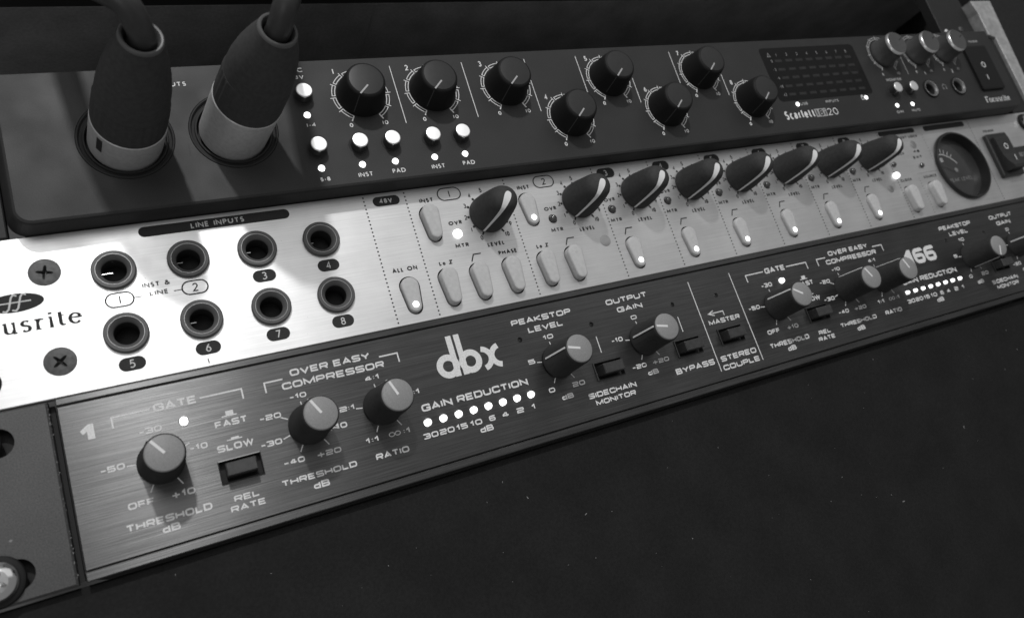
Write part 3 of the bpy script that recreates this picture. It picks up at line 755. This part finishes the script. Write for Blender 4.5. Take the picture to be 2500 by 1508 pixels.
P_('PHASE', 211.0, 217.8, 17.05, 1.45); P_('Lo Z', 189.7, 194.3, 16.9, 1.45); P_('Lo Z', 225.4, 230.0, 17.0, 1.45)
for x in (200.9, 236.8, 261.7, 287.05, 312.4, 337.75, 363.1, 388.45): lines(pre, [[(x, 16.5), (x + 1.2, 18.8), (x + 3.9, 18.8)]], .44, yp, K, 'filter_symbol')
DX = [171.45, 185.05, 221.03, 257.0, 282.2, 307.45, 332.7, 358.0, 383.3, 411.4, 477.6]
for x in DX:
    mb = MB()
    for i in range(33): mb.add(*disc(x, 43.3 - 1.312 * i, .29, yp, 8))
    mb.mk('dotted_line', K, pre)
mb = MB()
for i in range(14): mb.add(*disc(425.8, 18.6 - 1.312 * i, .2, yp, 8))
for i in range(12): mb.add(*disc(426.3 + 1.2 * i, 20.9, .2, yp, 8))
for i in range(12): mb.add(*disc(441.0 - 0.35 * i * 0, 39.5 - 1.4 * i, .2, yp, 8))
mb.mk('dotted_line', K, pre)
num = {0: (-4.6, -7.8), 1: (-7.3, -4.5), 2: (-8.0, 0), 3: (-7.1, 4.1), 4: (-4.4, 7.6), 5: (0.1, 9.0), 6: (4.4, 7.7), 7: (7.2, 4.2), 8: (8.2, 0), 9: (7.2, -4.4), 10: (4.9, -7.8)}
for k, x in enumerate(KX):
    mb = MB()
    for i in range(11):
        a = math.radians(-150 + 30 * i); s_, c_ = math.sin(a), math.cos(a)
        if i in (0, 10): ribbon(mb, [(x + 6.75 * s_, 31.8 + 6.75 * c_), (x + 7.9 * s_, 31.8 + 7.9 * c_)], .62, yp)
        else: mb.add(*disc(x + 7.05 * s_, 31.8 + 7.05 * c_, .48, yp, 10))
    mb.mk('scale_marks', K, pre)
    mb = MB()
    for i, (dx, dz) in num.items():
        w = 1.5 if i == 10 else (.2 if i == 1 else .95)
        text_mb(mb, str(i), x + dx - w / 2, x + dx + w / 2, 31.8 + dz - .8, 1.65, .3, 'gill', yp)
    mb.mk('scale_numerals', K, pre)
    P_('LEVEL', x - 3.4, x + 2.8, 20.5, 1.45)
    lx = LD[k][0]
    P_('OVR', lx - 2.1, lx + 2.7, 29.9, 1.4); P_('MTR', lx - 2.1, lx + 2.7, 21.8, 1.4)
    if k > 1:
        px = x - 10.1
        solid(pill(px - 3.85, px + 3.85, 39.1, 43.1), yp, K, pre); P_(str(k + 1), px - .7, px + .7, 39.95, 2.3, .2, MT['print_g'], y=-.06)
solid(pill(412.2, 437.1, 41.2, 43.6), yp, K, pre, 'printed_bar'); solid(pill(443.7, 474.3, 41.0, 43.7), yp, K, pre, 'printed_bar')
P_('CLOCK', 413.2, 420.8, 18.2, 1.35); P_('SOURCE', 429.1, 438.1, 18.1, 1.3, .2, MT['print_k']) if 'S' in GILL else None
P_('LOCK', 417.2, 423.5, 31.0, 1.3); P_('48', 429.9, 434.3, 31.1, 1.3); P_('EXT', 428.2, 434.4, 28.2, 1.3); P_('POWER', 486.0, 494.3, 36.1, 1.3)
P_('EXT LOCK', 425.9, 437.4, 38.7, 1.3)
mk('indicator_led', *lathe([(1.45, .0), (1.4, -.8), (1.0, -1.3), (.01, -1.6)], 22), MT['led'], pre, (411.8, 0, 21.6), smooth=True)
for a, b in ((431.0, 24.4), (413.2, 26.9)): mk('indicator_led', *lathe([(1.15, .0), (1.1, -.8), (.7, -1.2), (.01, -1.4)], 20), MT['ledoff'], pre, (a, 0, b), smooth=True)
# clear domed sticker dots
for a, b, r in ((252.7, 15.6, 2.1), (404.9, 15.9, 1.7), (432.0, 35.2, 2.0)):
    mk('sticker', *lathe([(r, -.02), (r, -.10), (r * .93, -.13), (.01, -.14)], 28), mat('clear_sticker', .40, .3, .8), pre, (a, 0, b), smooth=True)
# logo
solid([(75.3 + 6.6 * math.cos(t * math.pi / 20), 26.75 + 2.55 * math.sin(t * math.pi / 20)) for t in range(40)], yp, K, pre, 'logo_oval')
mb = MB()
for dx in (0, 2.1):
    ribbon(mb, [(76.0 + dx, 28.6), (75.2 + dx, 29.0), (74.7 + dx, 28.2), (73.9 + dx, 25.3), (73.3 + dx, 24.6), (72.5 + dx, 24.9)], .42, -.06 - .004 * dx)
ribbon(mb, [(71.7, 26.9), (79.0, 26.9)], .34, -.075)
mb.mk('logo_letters', MT['print_g'], pre)
text(pre, 'Focusrite', 60.2, 89.7, 18.35, 5.0, .86, 'serif', yp, K, 'maker_name')
mk('scuff', [(117.0, yp, 1.0), (117.35, yp, 1.0), (117.2, yp, 2.4), (116.95, yp, 2.3)], [(0, 1, 2, 3)], MT['print_mid'], pre)
# round level meter
mx, mz = 458.3, 21.2
meter = mk('level_meter', *lathe([(17.3, -.05), (17.3, -1.2), (16.9, -1.7), (16.2, -1.7), (15.9, -.8), (15.8, 2.6)], 64, cap1=False), MT['blackp'], pre, (mx, 0, mz), smooth=True)
mk('dial', *lathe([(15.9, 2.6), (.01, 2.6)], 48), mat('dial_black', .022, .5, coat=.7, blotch=.4), meter, (mx, 0, mz))
mb = MB(); ribbon(mb, [(-10.6, 7.2), (-8.6, 8.3), (-5.4, 7.9), (-2.3, 6.4), (.1, 4.6), (2.0, 2.4)], .55, 2.5)
for a0_, b0_, a1_, b1_ in ((-9.9, 8.7, -10.6, 10.6), (-8.2, 9.1, -8.3, 11.2), (-6.4, 8.9, -5.9, 11.0), (-4.5, 8.2, -3.6, 10.1), (-2.6, 7.2, -1.4, 8.9), (-.8, 6.0, .6, 7.4)): ribbon(mb, [(a0_, b0_), (a1_, b1_)], .42, 2.49)
text_mb(mb, 'dB', -10.8, -7.0, 4.2, 2.1, .5, 'euro', 2.48)
mb.mk('dial_scale', MT['print_soft'], meter, (mx, 0, mz))
mb = MB(); text_mb(mb, 'PEAK LEVEL', -8.6, 7.9, -6.6, 1.9, .34, 'gill', 2.5); mb.add(*disc(-.8, -.8, 1.2, 2.49)); mb.mk('dial_lettering', MT['print_dim'], meter, (mx, 0, mz))
mb = MB(); ribbon(mb, [(-.8, -2), (-10.5, 3.2)], .25, 2.0); mb.mk('needle', MT['sideline'], meter, (mx, 0, mz))
# power rocker
ps = mk('rocker_switch', *loft([flat(rrect(483.0, 499.6, 11.2, 34.3, .8, 3), .1), flat(rrect(483.0, 499.6, 11.2, 34.3, .8, 3), -1.6), flat(rrect(483.6, 499.0, 11.8, 33.7, .6, 3), -2.0), flat(rrect(485.6, 497.2, 13.6, 31.9, .4, 3), -2.0), flat(rrect(485.6, 497.2, 13.6, 31.9, .4, 3), 3)], False, True), MT['blackp'], pre)
prof = [(13.8, 1), (13.8, -6.4), (15.2, -6.6), (18.5, -4.9), (22, -3.9), (26, -3.6), (30.5, -3.5), (31.7, -3.3), (31.7, 1)]
V = [(485.9, y, z) for z, y in prof] + [(496.9, y, z) for z, y in prof]; n = len(prof)
F = [(i, i + 1, n + i + 1, n + i) for i in range(n - 1)] + [tuple(range(n)), tuple(reversed(range(n, 2 * n)))]
rk = mk('rocker', V, F, MT['knob'], ps)
mb = MB(); ribbon(mb, [(a, c) for a, _, c in circ(491.5, 26.2, 1.35, 0, 18)], .45, -3.72, True); ribbon(mb, [(491.5, 17.6), (491.5, 20.6)], .5, -5.5); 
mb.mk('rocker_symbols', W, ps)
# name plate
solid(rrect(503.4, 522.0, 17.3, 26.2, .4, 3), yp, K, pre, 'name_plate'); P_('OCTO', 505.3, 511.5, 20.6, 2.6, .36, MT['print_dim'], y=-.06)

# ================================================================== INTERFACE (top unit)
itf = thing('audio_interface', 'dark rounded audio interface with two plugged cables, topmost of three rack units', 'audio interface', (297, 0, 44.7))
yF = -7.0; yq = yF - .03
XL = [(108.6, 66.9), (137.4, 66.9)]
outer = rrect(79.2, 514.2, 44.9, 89.1, 4.2, 8)
outer = [(x, z if z < 60 else min(z, 89.1)) for x, z in outer]
HJ = [(450.6, 58.9), (471.3, 58.9)]
sled = [(159.55, 70.0), (159.5, 51.7), (172.2, 51.5), (182.9, 51.4), (196.3, 51.4), (207.1, 51.4), (422.9, 52.3), (433.5, 52.2)]
holes = [[(p[0], p[2]) for p in circ(a, b, 12.5, 0, 48)] for a, b in XL] + [[(p[0], p[2]) for p in circ(a, b, 4.6, 0, 30)] for a, b in HJ]
holes += [[(p[0], p[2]) for p in circ(a, b, 1.2, 0, 16)] for a, b in sled]
def low_round(x0, x1, z0, z1, r):
    P = rrect(x0, x1, z0, z1, .35, 8)[:18] + rrect(x0, x1, z0, z1, r, 8)[18:]
    return P
inner = low_round(79.9, 513.5, 45.6, 88.8, 3.6)
mb = MB(); mb.add(*sheet(inner, holes, yF))
mb.add(*loft([flat(inner, yF), flat(low_round(79.3, 514.1, 44.95, 89.1, 4.1), yF + .25), flat(low_round(78.8, 514.6, 44.75, 89.2, 4.3), yF + 1), flat(low_round(76.6, 516.6, 44.62, 89.3, 5), .5)], False, False))
for h in holes: mb.add(*loft([flat(h, yF), flat(h, yF + 3.5)], False, False))
mb.mk('front_panel', MT['scar'], itf)
mk('chassis', *box(80, 513, .8, 120, 45, 89.0), MT['black'], itf)
panel('rack_ear', [(55.7, 44.8), (76.3, 44.8), (76.3, 89.1), (55.7, 89.1)], [], 0, 3, MT['scarside'], itf, .3)
panel('rack_ear', [(516.9, 44.8), (531.0, 44.8), (531.0, 89.1), (516.9, 89.1)], [], 0, 3, MT['scarside'], itf, .3)
G_ = MT['print_w']
def Sx(s, x0, x1, zb, cap, t=.22, m=G_, y=yq): return text(itf, s, x0, x1, zb, cap, t * 1.22, 'gill', y, m)
Sx('MIC', 156.9, 161.8, 85.0, 1.6, .26); Sx('48V', 157.3, 161.6, 82.6, 1.4, .24); Sx('INPUTS', 119.2, 127.2, 82.4, 1.45, .24)
Sx('1-4', 158.5, 161.3, 65.75, 1.3); Sx('5-8', 158.2, 161.2, 47.2, 1.35, .26)
for a in (170.0, 194.2): Sx('INST', a, a + 4.6, 47.2, 1.5, .24)
for a in (181.0, 205.2): Sx('PAD', a, a + 4.3, 47.25, 1.5, .24)
SK = [(178.0, 75.5), (202.6, 75.5), (230.2, 75.4), (251.7, 61.2), (273.7, 75.9), (294.8, 61.2), (317.4, 75.9), (338.8, 61.3)]
nz = [(171.1, 84.7), (196.0, 84.7), (223.0, 84.7), (244.4, 69.9), (266.7, 84.7), (288.2, 70.0), (310.4, 84.9), (331.7, 70.2)]
for i, (a, b) in enumerate(nz): Sx(str(i + 1), a - (.12 if i == 0 else .6), a + (.12 if i == 0 else .6), b - 1.05, 2.1, .3)
lines(itf, [[(190.25, 85.7), (190.2, 64.3)], [(216.2, 85.7), (216.0, 64.3)], [(240.7, 77), (240.6, 64.5)], [(262.6, 85.9), (262.4, 69.5)], [(284.4, 75.2), (284.2, 64.6)],
            [(306.3, 85.8), (306.1, 70.9)], [(328.2, 74.3), (328.1, 64.5)], [(240.8, 85.8), (240.8, 84.1)]], .26, yq, G_, 'divider_line')
def dial_scale(x, z, r, m, parent, r2=None, n=10, gap=4.2, t=.26, nums=True, rs=1.0):
    mb = MB()
    for k in range(n):
        a0 = -150 + 300 * k / n + (gap if k else 0) * .6; a1 = -150 + 300 * (k + 1) / n - (gap if k < n - 1 else 0) * .6
        lp_ = []
        for rr, seq in ((r - .46 * rs, (0, .25, .5, .75, 1)), (r + .46 * rs, (1, .75, .5, .25, 0))):
            for q in seq:
                a = math.radians(a0 + (a1 - a0) * q); lp_.append((x + rr * math.sin(a), z + rr * math.cos(a)))
        ribbon(mb, lp_, t, yq, True)
        a = math.radians(a1 if k < n - 1 else a1 - 1)
        if k < n - 1: ribbon(mb, [(x + (r + .4) * math.sin(a), z + (r + .4) * math.cos(a)), (x + (r + 1.25) * math.sin(a), z + (r + 1.25) * math.cos(a))], t, yq - .004)
    for a in (-150, 150):
        a = math.radians(a); ribbon(mb, [(x + (r - .3) * math.sin(a), z + (r - .3) * math.cos(a)), (x + (r + 1.5) * math.sin(a), z + (r + 1.5) * math.cos(a))], .42, yq - .008)
    mb.mk('dial_scale', m, parent)
for x, z in SK:
    dial_scale(x, z, 8.75, G_, itf)
    Sx('0', x - 6.35, x - 5.2, z - 11.05, 1.45, .25); Sx('10', x + 4.4, x + 6.3, z - 11.05, 1.45, .25)
# input gain knobs
gp = [(7.9, -.1), (7.7, -1.0), (6.3, -7.7), (6.1, -8.4), (5.8, -8.8), (5.3, -8.95)]
kb = None
for x, z in SK:
    loc = (x, yF, z)
    if kb is None:
        kb = mk('gain_knob', *lathe(gp, 56, cap1=False), MT['gsoft'], itf, loc, smooth=True)
        k0 = mk('cap', *lathe([(5.3, -9.0), (4.6, -9.08), (3.2, -9.18), (1.6, -9.24), (.01, -9.26)], 48), MT['knobcap'], kb, loc, smooth=True)
        m1 = MB(); ribbon(m1, [(-.1, -2.2), (-3.15, -5.0)], .52, -9.3); k1 = m1.mk('pointer', MT['dimline'], kb, loc)
        m1 = MB(); drape(m1, resample([(6.05, -8.5, .14), (6.3, -7.7, .14), (7.66, -1.2, .14)], 3), 213, .06); k2 = m1.mk('side_line', MT['sideline'], kb, loc)
    else: o = again(kb, itf, loc); again(k0, o, loc); again(k1, o, loc); again(k2, o, loc)
# round metal push buttons
SB = [(159.8, 76.6), (159.8, 58.1), (172.6, 58.1), (183.1, 58.0), (196.8, 58.0), (207.3, 58.1), (424.1, 59.7), (434.9, 59.6)]
kb = None
for x, z in SB:
    loc = (x, yF, z)
    if kb is None:
        kb = mk('metal_button', *lathe([(2.5, -.1), (2.5, -3.1)], 36, cap1=False), mat('shaded_button_side', .10, .35, .7), itf, loc, smooth=True)  # shade on the button side put into a darker metal
        k0 = mk('button_cap', *lathe([(2.5, -3.1), (2.47, -3.3), (2.38, -3.43), (2.25, -3.48), (2.15, -3.495), (2.05, -3.5), (.01, -3.53)], 36), MT['btnmetal'], kb, loc, smooth=True)
        k1 = mk('button_gap_ring', *lathe([(3.1, -.02), (3.05, -.1), (2.45, -.12)], 32, cap1=False), MT['black'], kb, loc, smooth=True)  # black ring laid on the panel as the shaded gap round the button
    else: o = again(kb, itf, loc); again(k1, o, loc); again(k0, o, loc)
proto = None
for x, z in sled: proto = mk('indicator_led', *lathe([(1.0, 2.6), (.98, -.05), (.7, -.3), (.01, -.4)], 18), MT['led'], itf, (x, yF, z), smooth=True) if proto is None else again(proto, itf, (x, yF, z))
# meter window with unlit segments
mw = solid(rrect(353.6, 411.2, 59.4, 85.2, 2.0, 5), yF - .02, MT['window'], itf, 'meter_window')
zrow = [78.8, 74.6, 70.55, 66.5, 62.5]
cells = None
for j, z in enumerate(zrow):
    for i in range(8):
        loc = (362.4 + 6.12 * i, yF - .04, z)
        cells = mk('led_segment', *quad(-2.0, 2.0, -.62, .62, 0), MT['cell'], itf, loc) if cells is None else again(cells, itf, loc)
        if j == 0: cells_dim = True
lines(itf, [[(357.2, 81.0), (358.9, 81.0), (358.05, 82.6)]], .3, yF - .05, MT['print_dim'], 'warning_symbol', True)
for i in range(8): Sx(str(i + 1), 362.4 + 6.12 * i - (.1 if i == 0 else .45), 362.4 + 6.12 * i + (.1 if i == 0 else .45), 81.0, 1.5, .2, MT['print_dim'], yF - .05)
for z, s_, w in zip(zrow, ('0', '-3', '-6', '-18', '-42'), (.9, 1.5, 1.5, 2.2, 2.2)): Sx(s_, 359.0 - w, 359.0, z - .7, 1.4, .2, MT['print_dim'], yF - .05)
for x, z in ((362.7, 57.6), (405.2, 57.7)): mk('indicator_led', *lathe([(.95, .0), (.95, -.15), (.7, -.35), (.01, -.4)], 18), MT['led'], itf, (x, yF, z), smooth=True)
Sx('USB', 364.4, 368.6, 56.95, 1.3, .22, MT['print_soft']); Sx('INPUTS', 379.6, 387.4, 56.95, 1.3, .22, MT['print_soft'])
lines(itf, [[(402.2, 56.9), (403.7, 56.9), (403.7, 58.2), (402.2, 58.2)], [(402.5, 58.2), (402.5, 58.9), (403.4, 58.9), (403.4, 58.2)]], .3, yq, G_, 'padlock_symbol', True)
Sx('Scarlett', 353.1, 370.2, 50.95, 3.9, .62)
solid([(370.7, 50.8), (377.5, 50.8), (377.5, 54.6), (370.7, 54.6)], yq, mat('speckled_print', .30, .6, 0, grain=.5, gscale=5000), itf, 'model_block')
Sx('18i', 371.3, 376.9, 51.1, 3.2, .5, MT['print_k'], yq - .02); Sx('20', 378.0, 384.2, 51.0, 3.3, .3)
for a_, b_, w_ in ((124.0, 60.7, .35), (124.1, 62.9, .22)): mk('scuff', [(a_ - w_, yq, b_ - .9), (a_ + w_ * .4, yq, b_ - 1.0), (a_ + w_, yq, b_ + .7), (a_ - w_ * .3, yq, b_ + .9)], [(0, 1, 2, 3)], MT['cell'], itf)
# monitor and headphone knobs
MK = [(428.5, 79.0), (452.1, 79.0), (472.5, 79.0)]
mp = [(6.9, -.1), (6.9, -1), (6.5, -1.5), (5.9, -7.6)]
kb = None
for x, z in MK:
    loc = (x, yF, z)
    dial_scale(x, z, 8.4, MT['print_soft'], itf, gap=1.0, t=.26)
    Sx('0', x - 6.1, x - 5.0, z - 11.2, 1.4, .24, MT['print_soft']); Sx('10', x + 4.3, x + 6.1, z - 11.2, 1.4, .24, MT['print_soft'])
    if kb is None:
        kb = mk('monitor_knob', *lathe(mp, 48, cap1=False), MT['monknob'], itf, loc, smooth=True)
        k1 = mk('knob_edge', *lathe([(5.9, -7.6), (5.75, -8.3), (5.35, -8.7)], 48, cap1=False), MT['edge'], kb, loc, smooth=True)
        k2 = mk('knob_face', *lathe([(5.35, -8.7), (4.6, -8.65), (.01, -8.6)], 48), MT['monknob'], kb, loc, smooth=True)
        m1 = MB(); drape(m1, [(2.4, -8.7, .22), (4.8, -8.72, .22)], 60, .02); k3 = m1.mk('pointer', MT['black'], kb, loc)
    else:
        o = again(kb, itf, loc)
        for q in (k1, k2, k3): again(q, o, loc)
lines(itf, [[(440.1, 80.5), (440.2, 67.6)]], .24, yq, MT['print_soft'], 'divider_line')
Sx('1', 452.0, 452.3, 66.6, 1.9, .26); Sx('2', 472.0, 473.1, 66.6, 1.9, .26)
Sx('MONITOR', 423.3, 433.5, 64.7, 1.4, .24, MT['print_soft']); Sx('DIM', 420.8, 425.1, 48.3, 1.3, .24, MT['print_soft']); Sx('MUTE', 431.0, 436.8, 48.3, 1.3, .24, MT['print_soft'])
Sx('POWER', 496.0, 503.2, 82.5, 1.2, .22, MT['print_soft'])
for x, z in HJ: jack_socket(itf, x, z, yF, 4.7, 4.0, 3.0, raise_=.7, blade=2.7, nut=MT['gsoft'], rimm=MT['edge'])
mb = MB(); ribbon(mb, arc(461.2, 59.4, 1.35, 1.35, -40, 220, 12), .35, yq); mb.add(*disc(460.1, 58.5, .5, yq - .01, 8)).add(*disc(462.3, 58.5, .5, yq - .01, 8)); mb.mk('headphone_symbol', MT['print_dim'], itf)
pw = mk('rocker_switch', *loft([flat(rrect(487.6, 505.2, 55.2, 79.8, .8, 3), yF + .05), flat(rrect(487.6, 505.2, 55.2, 79.8, .8, 3), yF - 1.2), flat(rrect(488.4, 504.4, 56, 79, .6, 3), yF - 1.4)], False, True), MT['gsoft'], itf)
mb = MB(); ribbon(mb, [(a, c) for a, _, c in circ(496.2, 68.8, 1.35, 0, 18)], .45, yF - 1.45, True); ribbon(mb, [(495.0, 60.6), (495.0, 63.2)], .5, yF - 1.45); mb.mk('rocker_symbols', G_, pw)
text(itf, 'Focusrite', 487.0, 506.6, 48.5, 3.6, .55, 'serif', yq, G_, 'maker_name')
# combo sockets
for x, z in XL:
    o = mk('combo_socket', *lathe([(12.5, .6), (12.3, -.15), (11.9, -.2), (11.6, .7), (10.9, .8), (10.7, .2), (10.3, .2), (10.1, 2.5)], 56, cap1=True), MT['black'], itf, (x, yF, z), smooth=True)

# ================================================================== CABLES
def cable(name, label, base, slope, yb, yc, ye, path, grp='microphone cables plugged into the interface', notch=None):
    bx, by, bz = base
    t = thing(name, label, 'cable', base, grp)
    ax = Vector((slope[0], -1, slope[1])).normalized()
    side = ax.cross(Vector((0, 0, 1))).normalized(); up = side.cross(ax).normalized()
    def pos(y): return Vector(base) + ax * ((by - y) / -ax.y * 1.0)
    def ring(y, r, n=56, flute=0):
        c = pos(y); out = []
        for i in range(n):
            a = 2 * math.pi * i / n; rr = r - (flute if i % 4 < 2 else 0)
            out.append(tuple(c + side * (rr * math.cos(a)) + up * (rr * math.sin(a))))
        return out
    mk('barrel', *loft([ring(by + 2, 9.45), ring(yb - .2, 9.5), ring(yb - .5, 9.2)], False, True), MT['barrel'], t, smooth=True)
    n = 112
    mk('collar', *loft([ring(yb + .3, 9.0, n), ring(yb - .2, 9.25, n, .0), ring(yb - .9, 9.35, n, .02), ring(yb - 2, 9.4, n, .26), ring(yc + .6, 9.25, n, .26), ring(yc, 9.05, n)], False, True), MT['boot'], t, smooth=True)
    L = ye - yc
    mk('boot', *loft([ring(yc + .1, 9.0), ring(yc - .4, 8.95), ring(yc + L * .25, 8.7), ring(yc + L * .5, 7.9), ring(yc + L * .75, 6.6), ring(yc + L * .93, 5.45), ring(ye - .0, 5.05)], False, False), MT['boot'], t, smooth=True)
    mk('boot_lip', *loft([ring(ye, 5.05), ring(ye - .5, 4.95), ring(ye - .8, 4.6), ring(ye - .7, 4.2), ring(ye - .1, 3.8), ring(ye + 6, 3.6)], False, False), MT['bootlip'], t, smooth=True)
    if notch:
        a = math.radians(notch); c0 = pos(by - 3.5); c1 = pos(by - 8.8)
        e = side * math.cos(a) + up * math.sin(a); w = ax.cross(e).normalized() * .85
        q = [c0 + e * 9.62 - w, c0 + e * 9.62 + w, c1 + e * 9.62 + w, c1 + e * 9.62 - w]
        q2 = [p - e * 1.2 for p in q]
        mk('latch_slot', [tuple(p) for p in q + q2], [(0, 1, 2, 3), (0, 1, 5, 4), (1, 2, 6, 5), (2, 3, 7, 6), (3, 0, 4, 7)], MT['black'], t)
    # cord
    P = [pos(ye + 8), pos(ye + 2), pos(ye - 1.5)] + [Vector(p) for p in path]
    pts = []
    for i in range(len(P) - 1):
        p0 = P[max(i - 1, 0)]; p1 = P[i]; p2 = P[i + 1]; p3 = P[min(i + 2, len(P) - 1)]
        for k in range(8):
            s = k / 8; pts.append(.5 * ((2 * p1) + (p2 - p0) * s + (2 * p0 - 5 * p1 + 4 * p2 - p3) * s * s + (-p0 + 3 * p1 - 3 * p2 + p3) * s ** 3))
    pts.append(P[-1]); rings = []
    ref = Vector((0.3, 0.1, 0.9))
    for i, p in enumerate(pts):
        d_ = (pts[min(i + 1, len(pts) - 1)] - pts[max(i - 1, 0)]).normalized()
        u = d_.cross(ref).normalized(); v = d_.cross(u)
        rings.append([tuple(p + u * (3.1 * math.cos(2 * math.pi * k / 20)) + v * (3.1 * math.sin(2 * math.pi * k / 20))) for k in range(20)])
    mk('cord', *loft(rings, True, True), MT['cable'], t, smooth=True)
    return t
cable('microphone_cable', 'cable with stubby black boot plugged into the leftmost socket of the interface', (108.6, -7, 66.9), (.155, -.005), -17, -27, -51,
      [(113.6, -58, 70.2), (110.4, -58.5, 73.2), (106, -56, 79), (101, -52, 92), (97, -48, 125), (95, -44, 200)], notch=-35)
cable('microphone_cable', 'cable with long pale metal barrel plugged into the second socket beside the metal buttons', (137.4, -7, 66.9), (.195, .0), -22.5, -34, -52,
      [(148.2, -58.5, 69.4), (149.8, -59, 73), (151.5, -57, 79), (153, -52, 92), (155, -48, 125), (156, -44, 200)])
